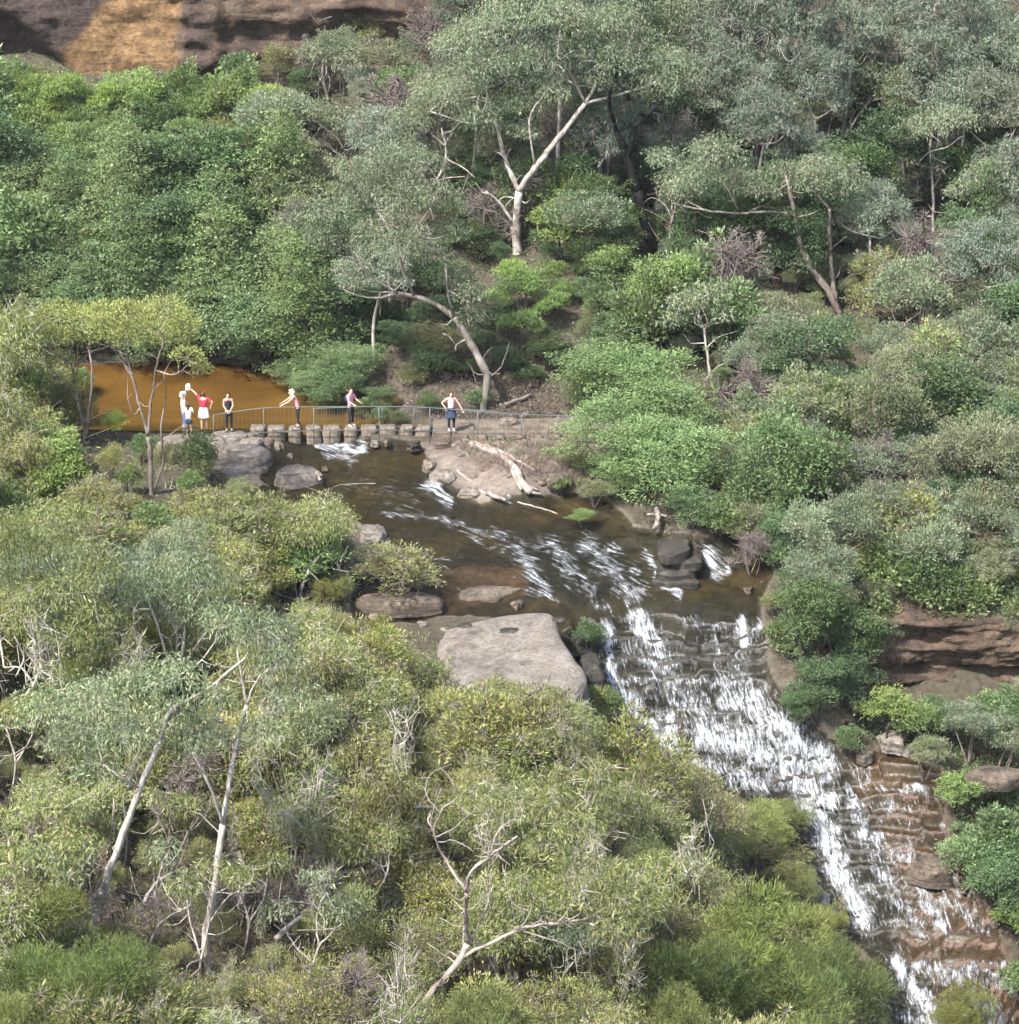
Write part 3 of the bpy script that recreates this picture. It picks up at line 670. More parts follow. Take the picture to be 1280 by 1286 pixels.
# layered dark block that splits the side falls
q = Pz(852, 722, -2.3)
lb = empty('layered_rock', tuple(q)); tag(lb, 'dark layered rock block splitting the two small side falls', 'rock')
for k in range(4):
    z0 = -.35 + k * .33; rk = np.random.default_rng(140 + k); wx = 1.75 - .18 * k
    ol = np.array([(-wx/2, -.75), (-wx*.1, -.95), (wx*.42, -.7), (wx/2, -.1), (wx*.45, .8), (0, 1.0), (-wx*.45, .8), (-wx/2, .1)]) * rk.uniform(.82, 1.12, (8, 1)) + [[.12 * rk.normal(), .16 * k]]
    o = obj('rock_layer', rock_mesh('rock_layer', ol, z0, z0 + .36, 130 + k, layers=5, rough=.13, dome=.02, inset=.04, sub=3), M['stone_dark'], lb); o.rotation_euler = (rk.normal() * .03, rk.normal() * .04, 0)
# rubble bank behind the path
RB = [(486,490,1.0),(505,484,1.3),(520,500,1.1),(498,512,.9),(540,488,1.2),(545,512,1.0),(560,470,1.1),(515,468,1.4),(590,505,.9),(536,440,1.8),(575,440,1.5),(505,445,1.2),(500,432,.8),(650,500,1.0),(670,480,1.2),(640,470,.9),(660,520,.8),(555,415,2.0),(625,440,1.4),(690,520,.9)]
for k, (a, b, w) in enumerate(RB):
    p = hit(a, b)
    o = obj('rubble_rock', rock_mesh('rubble_rock', blob(w * .8, w * .6, 8, 200 + k, .35), -w * .35, w * .14, 200 + k, rings=4, rough=.16, dome=.3, inset=.3), M['stone_brown' if k % 3 else 'stone_block'], loc=tuple(p))
    o.rotation_euler = (random.uniform(-.25, .25), random.uniform(-.25, .25), random.uniform(0, 6))
    tag(o, ['pale broken rock on the shaded bank behind the path', 'brown broken rock on the shaded bank behind the path'][1 if k % 3 else 0], 'rock', ['pale rocks on the bank', 'brown rocks on the bank'][1 if k % 3 else 0])

# ------------------------------------------------------------------ plants: leaves, limbs, prototypes
def unit(v): return v / (np.linalg.norm(v, axis=-1, keepdims=True) + 1e-9)
def leaf_quads(C, D, N, L, Wd):
    S = unit(np.cross(D, N)) * (Wd * .5)[:, None]
    mid = C + D * (L * .42)[:, None]; tip = C + D * L[:, None]
    V = np.stack([C, mid + S, tip, mid - S], 1).reshape(-1, 3)
    return V, np.arange(len(C) * 4).reshape(-1, 4)
def clump_leaves(r, c, R, n, mode, L, Wd, zlo=-.35):
    z = r.uniform(zlo, 1, n) ; ph = r.uniform(0, 2 * np.pi, n); q = np.sqrt(np.clip(1 - z * z, 0, 1))
    u = np.c_[q * np.cos(ph), q * np.sin(ph), z]
    lump = 1 + .34 * vnoise(u[:, 0] * 2.2 + c[0] * 3, u[:, 1] * 2.2 + c[1] * 3, u[:, 2] * 2.2, 5)
    rr = (0.45 + 0.55 * r.random(n) ** .55) * lump * np.where(r.random(n) < .16, r.uniform(1.0, 1.5, n), 1.0)
    C = c + u * np.asarray(R) * rr[:, None]
    rn = r.normal(0, 1, (n, 3)); up = np.array([0, 0, 1.0])
    if mode == 'droop': D = unit(.45 * u - .75 * up + .45 * rn); N = unit(r.normal(0, 1, (n, 3)) + .5 * u)
    elif mode == 'flat': D = unit(u * [1, 1, .3] + .45 * rn); N = unit(up * 1.0 + .5 * u + .38 * r.normal(0, 1, (n, 3)))
    elif mode == 'out': D = unit(u + .25 * up + .45 * rn); N = unit(r.normal(0, 1, (n, 3)) + .4 * up)
    else: D = unit(.7 * u + .5 * up + .5 * rn); N = unit(r.normal(0, 1, (n, 3)))
    l = L * r.uniform(.6, 1.3, n)
    return leaf_quads(C, D, N, l, Wd * r.uniform(.7, 1.25, n))

def plant(seed, Wc, H, shape, ncl, cr, flat, leaf, bark, trunk=.06, bare=0, per=300, stems=1, twigs=0, zlo=-.35, hr=None, twiglen=.5):
    """returns dict(trunk mesh, crown mesh, width, centre height)"""
    mode, L, Wd, mat = leaf
    r = np.random.default_rng(seed); cl = []
    if shape == 'dome':
        hr = hr or Wc * .34; hc = H - hr
        for k in range(ncl):
            z = r.uniform(-.35, 1); a = r.uniform(0, 6.283) if k > 5 else k * 1.05; q = math.sqrt(max(0, 1 - z * z)); s = r.uniform(.5, .95)
            cl.append((q * math.cos(a) * (Wc/2 - cr*.6) * s, q * math.sin(a) * (Wc/2 - cr*.6) * s, hc + z * (hr - cr * flat * .6) * s, cr * r.uniform(.5, 1.35)))
    elif shape == 'umbrella':
        hc = H * .88
        for k in range(ncl):
            a = r.uniform(0, 6.283); s = math.sqrt(r.random())
            x, y = math.cos(a) * s * (Wc/2 - cr * .6), math.sin(a) * s * (Wc/2 - cr * .6)
            cl.append((x, y, H * (.98 - .16 * s * s) - cr * flat + r.normal(0, .02) * H, cr * r.uniform(.7, 1.15)))
    elif shape == 'cone':
        hc = H * .52
        for k in range(ncl):
            t = (k + r.random()) / ncl; zz = H * (.14 + .86 * t); rad = (Wc / 2) * (1 - .86 * t ** 1.4) * r.uniform(.35, .9); a = k * 2.4 + r.normal(0, .3)
            cl.append((math.cos(a) * rad, math.sin(a) * rad, zz - cr * flat * .5, cr * r.uniform(.65, 1.2) * (1 - .35 * t)))
    else:
        hc = H * .5
        for k in range(ncl):
            z = r.uniform(-.55, 1); a = r.uniform(0, 6.283); q = math.sqrt(max(0, 1 - z * z)); s = r.uniform(.45, .95)
            cl.append((q * math.cos(a) * (Wc/2 - cr*.5) * s, q * math.sin(a) * (Wc/2 - cr*.5) * s, hc + z * (H/2 - cr * flat * .5) * s, cr * r.uniform(.5, 1.35)))
    for k in range(ncl // 3):
        x, y, z, rr = cl[r.integers(len(cl))]; d_ = unit(np.array([x, y, (z - hc) * 1.2 + .25 * H * .3])) * rr * r.uniform(.7, 1.35)
        cl.append((x + d_[0], y + d_[1], max(z + d_[2], .15), cr * r.uniform(.25, .5)))
    Vs, Fs, n0 = [], [], 0
    for x, y, z, rr in cl:
        Vq, Fq_ = clump_leaves(r, np.array([x, y, z]), (rr, rr, rr * flat), int(per * (rr / cr) ** 2), mode, L, Wd, zlo)
        Vs.append(Vq); Fs.append(Fq_ + n0); n0 += len(Vq)
    crown = mesh_np('crown', np.concatenate(Vs), np.concatenate(Fs)); crown.materials.append(M[mat])
    mb = MB(); nodes = []
    st = []
    for s in range(stems):
        a = r.uniform(0, 6.283); sp = (0.06 if stems == 1 else .20) * Wc
        fz = hc - (.55 if shape in ('dome', 'umbrella') else .25) * (hr or H * .25); fz = max(fz, H * .22)
        b0 = np.array([r.normal(0, .04) * Wc, r.normal(0, .04) * Wc, -.35]) if stems > 1 else np.array([0, 0, -.4])
        top = np.array([math.cos(a) * sp, math.sin(a) * sp, fz])
        midp = (b0 + top) / 2 + r.normal(0, .05, 3) * H * .5
        p = smooth_path([b0, midp, top], 5); mb.tube(p, np.linspace(trunk, trunk * .6, len(p)), 7)
        nodes += [(q, trunk * .6) for q in p[-4:]]; st.append(top)
    order = sorted(cl, key=lambda c: c[2])
    for x, y, z, rr in order:
        c = np.array([x, y, z]); d = [np.linalg.norm(c - q) + .6 * max(0, q[2] - z) for q, _ in nodes]
        k = int(np.argmin(d)); q, rq = nodes[k]; r0 = min(rq * .8, trunk * .5)
        m = q * .45 + c * .55 + r.normal(0, .10, 3) * np.linalg.norm(c - q) + np.array([0, 0, -.05 * H * (1 if bare else .4)])
        p = smooth_path([q, m, c], 4); mb.tube(p, np.linspace(r0, max(r0 * .35, .008), len(p)), 5)
        nodes += [(p[4], r0 * .75), (p[-1], r0 * .45)]
        for _ in range(twigs):
            e = c + unit(r.normal(0, 1, 3) + [0, 0, .3]) * rr * (1 + twiglen * r.random()) * [1, 1, flat]
            pp = smooth_path([c, (c + e) / 2 + r.normal(0, .08, 3) * rr, e], 2); mb.tube(pp, np.linspace(max(r0 * .45, .013), .007, len(pp)), 3, cap=False)
    tm = mb.mesh('trunk', True); tm.materials.append(M[bark])
    return dict(t=tm, c=crown, w=Wc, hc=hc, h=H)

G = ('droop', .17, .05, 'euc')
PROTO = {
 'gum':    [plant(100 + k, 4.6, 7.2, 'dome', 36, .56, .8, G, 'bark_white', .11, bare=1, per=200, twigs=6, hr=2.1, twiglen=.3) for k in range(4)],
 'gumtall':[plant(110 + k, 4.0, 8.5, 'dome', 34, .52, .8, G, 'bark_white', .10, bare=1, per=185, hr=2.8, twigs=6, twiglen=.3) for k in range(2)],
 'layer':  [plant(120 + k, 4.2, 6.4, 'cone', 46, .78, .34, ('flat', .15, .06, 'green'), 'bark_dark', .12, per=230, zlo=-.5) for k in range(3)],
 'spray':  [plant(125 + k, 4.6, 4.0, 'bush', 46, .72, .34, ('flat', .14, .05, 'green'), 'bark_dark', .09, per=230, stems=2, zlo=-.5) for k in range(3)],
 'stick':  [plant(240 + k, 1.5, 3.6, 'dome', 9, .30, .9, ('droop', .15, .03, 'olive'), 'bark_white', .035, bare=1, per=34, stems=3, twigs=8, hr=1.4, twiglen=1.4) for k in range(3)],
 'deep':   [plant(130 + k, 4.0, 4.6, 'bush', 30, .68, .6, ('flat', .15, .065, 'deep'), 'bark_dark', .08, per=260, stems=2) for k in range(2)],
 'shrub':  [plant(140 + k, 2.4, 2.2, 'bush', 22, .42, .7, ('out', .14, .06, 'green'), 'bark_dark', .04, per=170, stems=3) for k in range(3)],
 'lime':   [plant(150 + k, 2.6, 2.6, 'dome', 16, .48, .55, ('flat', .13, .05, 'lime'), 'bark_dark', .06, per=300, stems=2, hr=1.0) for k in range(3)],
 'tea':    [plant(160 + k, 3.4, 3.6, 'dome', 26, .52, .62, ('out', .12, .042, 'teal'), 'bark_grey', .06, bare=1, per=260, stems=3, twigs=5, twiglen=.3) for k in range(4)],
 'olive':  [plant(170 + k, 2.6, 2.6, 'bush', 24, .46, .7, ('out', .125, .034, 'olive'), 'twig', .035, bare=1, per=250, stems=4, twigs=7, twiglen=.9) for k in range(4)],
 'near':   [plant(180 + k, 3.2, 4.2, 'dome', 26, .50, .85, ('droop', .165, .032, 'olive'), 'bark_white', .06, bare=1, per=240, twigs=6, stems=2, hr=1.5, twiglen=.8) for k in range(4)],
 'neargum':[plant(190 + k, 3.4, 4.8, 'dome', 24, .54, .85, ('droop', .17, .034, 'euc'), 'bark_white', .08, bare=1, per=300, twigs=3, stems=2, hr=1.5) for k in range(3)],
 'needle': [plant(200 + k, 2.6, 2.8, 'bush', 36, .36, .9, ('up', .13, .014, 'needle'), 'bark_dark', .04, per=430, stems=3) for k in range(3)],
 'wattle': [plant(210 + k, 4.0, 6.8, 'umbrella', 30, .62, .6, ('out', .12, .04, 'wattle'), 'bark_grey', .09, bare=1, per=330, twigs=2) for k in range(1)],
 'dead':   [plant(220 + k, 2.4, 2.4, 'bush', 18, .45, .8, ('out', .07, .02, 'brown'), 'twig', .035, bare=1, per=110, stems=5, twigs=26) for k in range(2)],
 'heath':  [plant(230 + k, 3.0, 2.6, 'bush', 24, .5, .6, ('up', .10, .02, 'olive'), 'twig', .04, bare=1, per=330, stems=4, twigs=10) for k in range(2)],
}
NAMES = {'spray': 'rainforest_tree', 'stick': 'bare_sapling', 'gum': 'gum_tree', 'gumtall': 'gum_tree', 'layer': 'rainforest_tree', 'deep': 'evergreen_bush', 'shrub': 'leafy_shrub', 'lime': 'bright_bush', 'tea': 'tea_tree', 'olive': 'olive_bush',
         'near': 'young_gum_tree', 'neargum': 'young_gum_tree', 'needle': 'needle_bush', 'wattle': 'wattle_tree', 'dead': 'bare_twig_bush', 'heath': 'heath_bush'}
WORDS = {'spray': 'mid green spreading tree with layered sprays', 'stick': 'nearly leafless pale stemmed sapling', 'gum': 'grey green gum tree with pale limbs', 'gumtall': 'tall grey green gum tree with pale limbs', 'layer': 'fresh green tree with layered feathery sprays', 'deep': 'dark green dense bush', 'shrub': 'leafy mid green shrub',
         'lime': 'bright lime green tufted bush', 'tea': 'grey green domed tea tree', 'olive': 'olive green twiggy bush', 'near': 'olive young gum with drooping sickle leaves', 'neargum': 'blue grey young gum with drooping leaves',
         'needle': 'soft needle leaved green bush', 'wattle': 'yellow green flat topped wattle', 'dead': 'leafless purple grey twiggy bush', 'heath': 'brownish olive heath bush'}
CAT = {'spray': 'tree', 'stick': 'tree', 'gum': 'tree', 'gumtall': 'tree', 'layer': 'tree', 'tea': 'tree', 'near': 'tree', 'neargum': 'tree', 'wattle': 'tree'}
CLEAR = [  # open places that no filler may cover (photograph pixels)
 [(120,462),(330,466),(345,500),(310,545),(210,548),(180,520),(120,512)],
 [(222,480),(690,490),(742,522),(745,556),(735,625),(800,655),(965,690),(965,770),(968,850),(1040,945),(1175,960),(1190,1060),(1255,1180),(1262,1290),(1140,1290),(1060,1150),(1020,1110),(1000,1050),(890,962),(775,930),(745,840),(725,850),(560,850),(548,800),(450,775),(450,650),(330,625),(285,580),(222,546)],
 [(90,0),(540,0),(540,50),(330,85),(90,88)],[(490,440),(560,405),(600,440),(690,450),(690,540),(490,540)],
 [(1080,815),(1280,800),(1280,880),(1180,870),(1090,850)],
]
TRUNKS = []      # hero limbs kept in view: (pixel a, pixel b, depth)
def blocked(px, py, rx, ry, y):
    a = np.linspace(0, 2 * np.pi, 12, endpoint=False)
    ex = np.r_[px, px + rx * .8 * np.cos(a), px + rx * .4 * np.cos(a)]; ey = np.r_[py, py + ry * .8 * np.sin(a), py + ry * .4 * np.sin(a)]
    if any(inpoly(ex, ey, p).any() for p in CLEAR): return True
    for a_, b_, yy in TRUNKS:
        if y < yy + .8:
            f_ = np.linspace(0, 1, 7); sx_ = a_[0] + (b_[0] - a_[0]) * f_; sy_ = a_[1] + (b_[1] - a_[1]) * f_
            if ((((sx_ - px) / (rx * .92 + 3)) ** 2 + ((sy_ - py) / (ry * .92 + 3)) ** 2) < 1).any(): return True
    return False
NPL = 0
LANDMARKS = [(nm, hit(a, b)) for nm, a, b in (('the large forked gum', 650, 318), ('the leaning gum by the path', 607, 514), ('the charred gum', 823, 326), ('the tuft crowned gum', 1055, 398), ('the flat topped wattle', 190, 622),
  ('the long straight white gum', 108, 1205), ('the two stemmed gum', 262, 1225), ('the many stemmed gum', 220, 905), ('the sparse twisted gum', 505, 1290), ('the flat rock slab', 640, 830), ('the leafless bush below the cliff', 325, 210), ('the slender white sapling', 895, 488),
  ('the fallen bole in the scrub', 1075, 708), ('the upright grey gum', 1172, 290), ('the small bright stemmed gum', 1230, 322), ('the brown heath bush', 850, 1040), ('the spindly cliff gum', 412, 125), ('the propped dead branch', 390, 1190))]
def put(kind, px, py, wpx, where, tint=1.0, zs=1.0, force=False, label=None, var=None, group=None, depth=None, lean=0.0, plain=False):
    """a plant whose crown shows at this pixel with this width; its distance comes from the ground it stands on"""
    global NPL
    k = var if var is not None else random.randrange(len(PROTO[kind])); pr = PROTO[kind][k]
    dx, dy, dz = ray(px, py)
    if depth is None:
        sc_d = wpx / F_PX / pr['w']
        p = hit(px, py, 0.0, sc_d * pr['hc'] * zs)
    else: p = P(px, py, depth)
    s = wpx / pxscale(p) / pr['w']
    g = float(ground(p[0], p[1]))
    if not force and blocked(px, py, wpx * .5, s * pr['h'] * zs * .47 * pxscale(p), p[1]): return None
    zsc = s * zs * (1.0 if force else random.uniform(.85, 1.3))
    if depth is not None: zsc = max((p[2] - g) / pr['hc'], .3 * s)
    e = empty(NAMES[kind], (p[0], p[1], g), random.uniform(0, 6.283)); e.scale = (s, s, zsc)
    if lean: e.rotation_euler = (random.uniform(-lean, lean), random.uniform(-lean, lean), e.rotation_euler[2])
    v = random.uniform(.82, 1.18); hw, hu = random.choice([('', (1, 1, 1)), ('', (1, 1, 1)), ('yellowish', (1.09, 1.03, .88)), ('greyish', (.97, .98, 1.04)), ('brownish', (1.07, .96, .92))])
    if plain: v, hw, hu = random.uniform(.95, 1.05), '', (1, 1, 1)
    size = 'small' if s < .8 else 'large' if s > 1.25 and kind != 'gumtall' else ''
    tone = hw or ('pale' if v > 1.08 else 'dull' if v < .92 else '')
    near = sorted((math.hypot(p[0] - q[0], p[1] - q[1]), nm) for nm, q in LANDMARKS)
    place = f'beside {near[0][1]}' if near[0][0] < 4.5 else where
    lab = label or ' '.join(f'{size} {tone} {WORDS[kind]} {place}'.split())
    where = ' '.join(f'{size} {tone} {place}'.split()) if not label else where
    tag(e, lab, CAT.get(kind, 'bush'), group or (None if label else f'{NAMES[kind].replace("_", " ")}{"es" if NAMES[kind].endswith("bush") else "s"} {where}'))
    t = obj('trunk', pr['t'], parent=e); c = obj('crown', pr['c'], parent=e)
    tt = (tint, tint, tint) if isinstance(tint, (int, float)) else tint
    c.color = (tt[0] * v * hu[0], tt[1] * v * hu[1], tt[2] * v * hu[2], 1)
    NPL += 1
    return e

# ------------------------------------------------------------------ individual trees drawn from their limbs
def hero(name, label, base, limbs, clumps, leaf, bark, cat='tree', per=330, seed=0, tint=1.0, y=None, base_bark=None, spread=.8, twigs=3, keep=True, kp=.72, fine=22):
    """limbs: (pixel points, start radius px, end radius px); clumps: (px, py, rx, ry) in pixels"""
    r = np.random.default_rng(seed + 500)
    b = hit(*base) if y is None else P(base[0], base[1], y)
    sc = pxscale(b); yb = b[1]
    e = empty(name, (b[0], b[1], float(ground(b[0], b[1])))); org_ = np.array(e.location)
    mb = MB(); mc = MB(); nodes = []
    dymap = {}; allp = []
    for li, (pts, r0, r1) in enumerate(limbs):
        W3 = []
        for k, q in enumerate(pts):
            key = (q[0], q[1])
            if key not in dymap: dymap[key] = 0.0 if (li == 0) else r.normal(0, .35 * spread) + (dymap.get((pts[k-1][0], pts[k-1][1]), 0) if k else 0)
            W3.append(P(q[0], q[1], yb + dymap[key]) - org_)
        if li == 0: W3 = [W3[0] + np.array([0, 0, -.5])] + W3
        else:
            dn = [np.linalg.norm(W3[0] - q_) for q_ in allp]; kk = int(np.argmin(dn))
            if dn[kk] < .45: W3[0] = allp[kk]
        p = smooth_path(W3, 5, .012); wob = 1 + .12 * r.normal(0, 1, len(p)).clip(-1.5, 1.5); wob[0] = wob[-1] = 1; mb.tube(p, np.linspace(r0, r1, len(p)) * (.62 if yb > 80 else .68) / sc * wob, 8)
        allp += list(p); nodes += [(q, r1 / sc) for q in p[len(p)//3:]]
        if keep:
            for k in range(len(pts) - 1):
                if r.random() < kp: TRUNKS.append((pts[k][:2], pts[k+1][:2], yb))
    mode, L, Wd, mat = leaf
    for _ in range(fine):
        q_, rq = nodes[r.integers(len(nodes))]; dd = unit(r.normal(0, 1, 3) * [1, .8, .8] + [0, 0, .55]); ln = r.uniform(.5, 1.5) * (1 if yb > 80 else .75)
        m_ = q_ + dd * ln * .5 + r.normal(0, .10, 3); e_ = q_ + dd * ln + r.normal(0, .18, 3) + [0, 0, .1]
        pp = smooth_path([q_, m_, e_], 3, .01); r0_ = min(rq * .6, 1.1 / sc); mb.tube(pp, np.linspace(r0_, .35 / sc, len(pp)), 4, cap=False); nodes.append((pp[-2], r0_ * .6))
    Vs, Fs, n0 = [], [], 0
    for a_, b_, rx, ry in clumps:
        for q in range(3):
            cy = yb + r.normal(0, 1) * spread * rx / sc
            c = P(a_ + (r.uniform(-.5, .5) * rx if q else 0), b_ + (r.uniform(-.4, .4) * ry if q else 0), cy) - org_
            R = np.array([rx / sc * (.75 if q else .95), rx / sc * .8, ry / sc * (.75 if q else .95)])
            n = int(per * .55 * R[0] * R[2] * 4)
            Vq, Fq_ = clump_leaves(r, c, R, max(n, 30), mode, L, Wd)
            Vs.append(Vq); Fs.append(Fq_ + n0); n0 += len(Vq)
            d = [np.linalg.norm(c - q_) for q_, _ in nodes]; k = int(np.argmin(d)); q_, rq = nodes[k]
            if q < 2:
                p = smooth_path([q_, q_ * .4 + c * .6 + r.normal(0, .12, 3), c], 4); r0 = min(rq * .8, 1.6 / sc)
                mb.tube(p, np.linspace(r0, .3 / sc, len(p)), 5); nodes += [(p[5], r0 * .7)]
            for _ in range(twigs if q < 2 else 0):
                t_ = c + unit(r.normal(0, 1, 3)) * R * r.uniform(.6, 1.1); pp = smooth_path([c, (c + t_) / 2 + r.normal(0, .06, 3), t_], 2)
                mb.tube(pp, np.linspace(.45 / sc, .2 / sc, len(pp)), 3, cap=False)
    o = mb.build('trunk', M[bark], e, True)
    if Vs:
        crown = mesh_np('crown', np.concatenate(Vs), np.concatenate(Fs)); c = obj('crown', crown, M[mat], e); c.color = (tint * 1.06, tint * 1.03, tint * .9, 1) if isinstance(tint, (int, float)) else (*tint, 1)
    if base_bark:
        m2 = MB(); pts, z0, z1 = base_bark
    tag(e, label, cat)
    return e, yb

GL = ('droop', .17, .05, 'euc')
hero('gum_tree', 'large forked white limbed gum tree towering over the slope behind the path', (650, 318),
  [([(650,318),(648,285),(652,240)],11,8),([(652,240),(636,205),(628,172),(622,150)],6,3),([(652,240),(672,210),(700,175),(735,130)],7.5,5),([(735,130),(752,100),(760,80)],4,2),([(735,130),(765,122),(800,112),(826,102)],3.5,1.6),
   ([(735,130),(718,95),(700,70)],3,1.5),([(752,100),(785,60),(803,28)],3,1.6),([(622,150),(606,95),(600,60)],2.6,1.2),([(672,210),(665,150),(690,110)],2.4,1.2),([(622,150),(590,155),(540,140)],2,1),([(648,285),(628,255),(610,240)],4,2)],
  [(600,40,40,30),(650,20,45,30),(700,25,45,30),(745,30,36,28),(620,85,40,28),(675,75,40,26),(785,20,30,24),(585,100,36,26),(640,130,34,24),(600,150,34,24),(700,110,26,18),(575,60,34,26),(655,165,22,14),(730,60,30,20),(560,120,28,22)], GL, 'bark_white', seed=1, per=300, kp=1.0)
hero('gum_tree', 'gum tree leaning out from the bank beside the path with a kinked grey trunk', (607, 514),
  [([(607,514),(612,475),(604,455),(588,425),(570,398)],8.5,7),([(570,398),(548,382),(520,372),(500,368)],6,4),([(500,368),(475,374),(445,370),(425,358)],3,1.4),([(500,368),(470,350),(450,330),(425,320)],3.2,1.4),([(570,398),(562,365),(560,330)],3,2),
   ([(520,372),(505,335),(490,290),(470,262),(450,248)],3.2,1.3),([(560,330),(540,305),(525,295)],2.4,1.2),([(505,335),(515,300),(540,262),(552,230)],2.6,1.2),([(588,425),(575,432),(572,440)],2.5,1.5),([(450,330),(440,315),(424,308)],2,1)],
  [(420,262,36,24),(460,238,40,26),(505,250,38,26),(548,250,34,24),(410,300,30,22),(450,305,34,20),(500,310,34,22),(545,320,28,18),(565,350,22,16),(590,370,24,20),(480,205,36,24),(530,205,34,24),(600,400,24,18),(440,215,28,20),(560,290,24,18),(395,275,24,18)], GL, 'bark_mid', seed=2, per=320, kp=1.0)
hero('gum_tree', 'leaning gum tree with blackened charred lower trunk on the shaded slope', (823, 326),
  [([(823,326),(812,285),(800,240)],11.5,9.5),([(800,240),(788,200),(774,165)],9,6.5),([(774,165),(765,120),(780,80)],4,2),([(788,200),(800,160),(830,130)],2.5,1.4)],
  [(780,80,36,26),(820,110,32,24),(750,100,24,18),(840,75,34,24),(800,50,36,24)], GL, 'bark_char', seed=3, per=270, kp=1.0)
hero('gum_tree', 'gum tree with one long horizontal bare limb and a rounded tuft crown on the hillside', (1055, 398),
  [([(1055,398),(1040,365),(1015,330),(1003,295)],8,6),([(1003,295),(996,258),(988,225)],5,3),([(1003,295),(1000,272),(965,266),(930,268),(885,264),(845,255)],3.6,1.6),([(1052,385),(1044,330),(1042,262)],5,3),([(1015,333),(1000,332),(992,330)],3,2),([(885,264),(862,250),(850,225)],1.6,.8),
   ([(930,268),(915,240),(900,215)],1.8,.8)],
  [(1012,222,34,22),(1055,215,34,22),(1038,236,36,18),(1030,205,30,16),(870,215,36,24),(905,195,38,26),(850,240,24,18),(935,225,28,20),(960,240,22,16),(985,212,22,14),(1075,230,20,16)], GL, 'bark_grey', seed=4, per=330, kp=.9)
hero('wattle_tree', 'tall yellow green flat topped wattle with forked stems standing before the amber pool', (190, 622),
  [([(190,622),(189,580),(186,548)],6,4.5),([(186,548),(176,512),(165,470),(158,440)],3.2,1.6),([(186,548),(190,505),(196,465),(205,430)],3,1.5),([(176,512),(168,520),(160,500)],1.6,.8),([(200,622),(205,580),(202,540),(208,500),(206,470)],2.4,1.2),([(165,470),(150,450),(135,430)],1.6,.9),([(196,465),(220,470),(240,455)],1.5,.8)],
  [(135,410,30,22),(165,396,34,20),(200,392,34,20),(230,405,24,22),(150,425,26,16),(185,415,30,18),(215,425,26,18),(235,448,24,14),(252,462,16,10),(120,395,26,16)], ('out', .12, .042, 'wattle'), 'bark_grey', seed=6, per=460, twigs=5, tint=1.0)
hero('wattle_tree', 'bushier yellow green wattle with leaning pale stems at the pool edge', (108, 558),
  [([(108,558),(104,530),(98,505)],4,3),([(98,505),(92,470),(85,440)],2.4,1.4),([(110,556),(112,515),(116,470),(112,440)],3.2,1.5),([(98,505),(80,480),(60,460)],1.6,.8)],
  [(40,410,30,20),(75,396,32,20),(105,400,26,18),(20,430,28,20),(60,430,28,20),(95,425,26,16),(40,455,28,18),(80,455,22,14),(5,450,22,18),(60,480,22,14),(95,480,14,12)], ('out', .12, .042, 'wattle'), 'bark_grey', seed=7, per=460, twigs=5)
NL = ('droop', .165, .034, 'euc'); OL = ('droop', .165, .033, 'olive')
hero('gum_tree', 'white barked gum with a long straight leaning bole in the near scrub', (108, 1205),
  [([(108,1205),(122,1140),(150,1060),(176,990),(202,928)],8,5),([(202,928),(212,895),(228,884)],4,3.4),([(228,884),(265,862),(308,826)],3.4,2),([(90,1200),(108,1150),(118,1125)],4.5,3.5),([(176,990),(150,975),(130,960)],2.4,1.2),([(308,826),(320,805),(340,800)],1.6,.8)],
  [(120,880,44,34),(170,860,44,32),(220,850,40,30),(100,930,40,30),(160,920,46,30),(215,900,40,28),(250,920,34,28),(270,875,28,20),(60,890,36,30),(120,970,34,22)], NL, 'bark_white', seed=8, per=480, fine=14, tint=(1.12, 1.1, .88))
hero('gum_tree', 'gum with two pale stems parting in a narrow fork in the near scrub', (262, 1225),
  [([(262,1225),(258,1180),(270,1110),(280,1035)],8,6),([(280,1035),(265,990),(243,945)],4,2.6),([(284,1035),(288,985),(298,930),(310,885)],5.5,3.4),([(310,885),(303,850),(298,815)],3,1.6),([(310,885),(325,850),(345,840)],2.4,1.2)],
  [(330,790,40,28),(290,780,34,26),(355,830,34,24),(330,920,32,22),(370,870,34,22),(240,940,26,20)], NL, 'bark_white', seed=9, per=440, tint=(1.1, 1.08, .88), fine=12)
hero('gum_tree', 'many stemmed gum with a dome of drooping leaves amid the near bushes', (220, 905),
  [([(220,905),(220,880),(219,855)],5,4.5),([(219,855),(207,815),(190,765)],3.2,2),([(219,855),(222,800),(205,760)],2.6,1.5),([(219,855),(230,815),(233,785),(240,765)],3,1.6),([(219,855),(240,820),(262,790)],2.4,1.2),([(222,860),(248,835),(275,800)],2,1)],
  [(190,735,36,26),(230,715,40,28),(270,730,36,26),(210,760,28,18),(250,765,34,20),(285,765,26,20),(165,755,28,22),(240,740,40,20)], NL, 'bark_white', seed=10, per=460, tint=(1.12, 1.1, .88), fine=12)
hero('gum_tree', 'heavy crowned gum with twisted pale branches at the margin of the near scrub', (-8, 925),
  [([(-8,925),(20,895),(42,860),(52,835)],5,3.6),([(52,835),(50,800),(58,770)],2.6,1.4),([(42,860),(28,840),(5,838)],2.4,1.4),([(20,850),(30,825),(18,800)],2,1),([(5,838),(0,800),(8,770)],2.2,1.2)],
  [(30,690,46,34),(80,690,46,34),(120,720,40,30),(20,740,44,30),(70,745,46,30),(110,765,36,26),(40,780,34,22),(-15,700,36,34),(85,800,34,24),(0,660,36,26),(60,650,40,26)], OL, 'bark_white', seed=11, per=400)
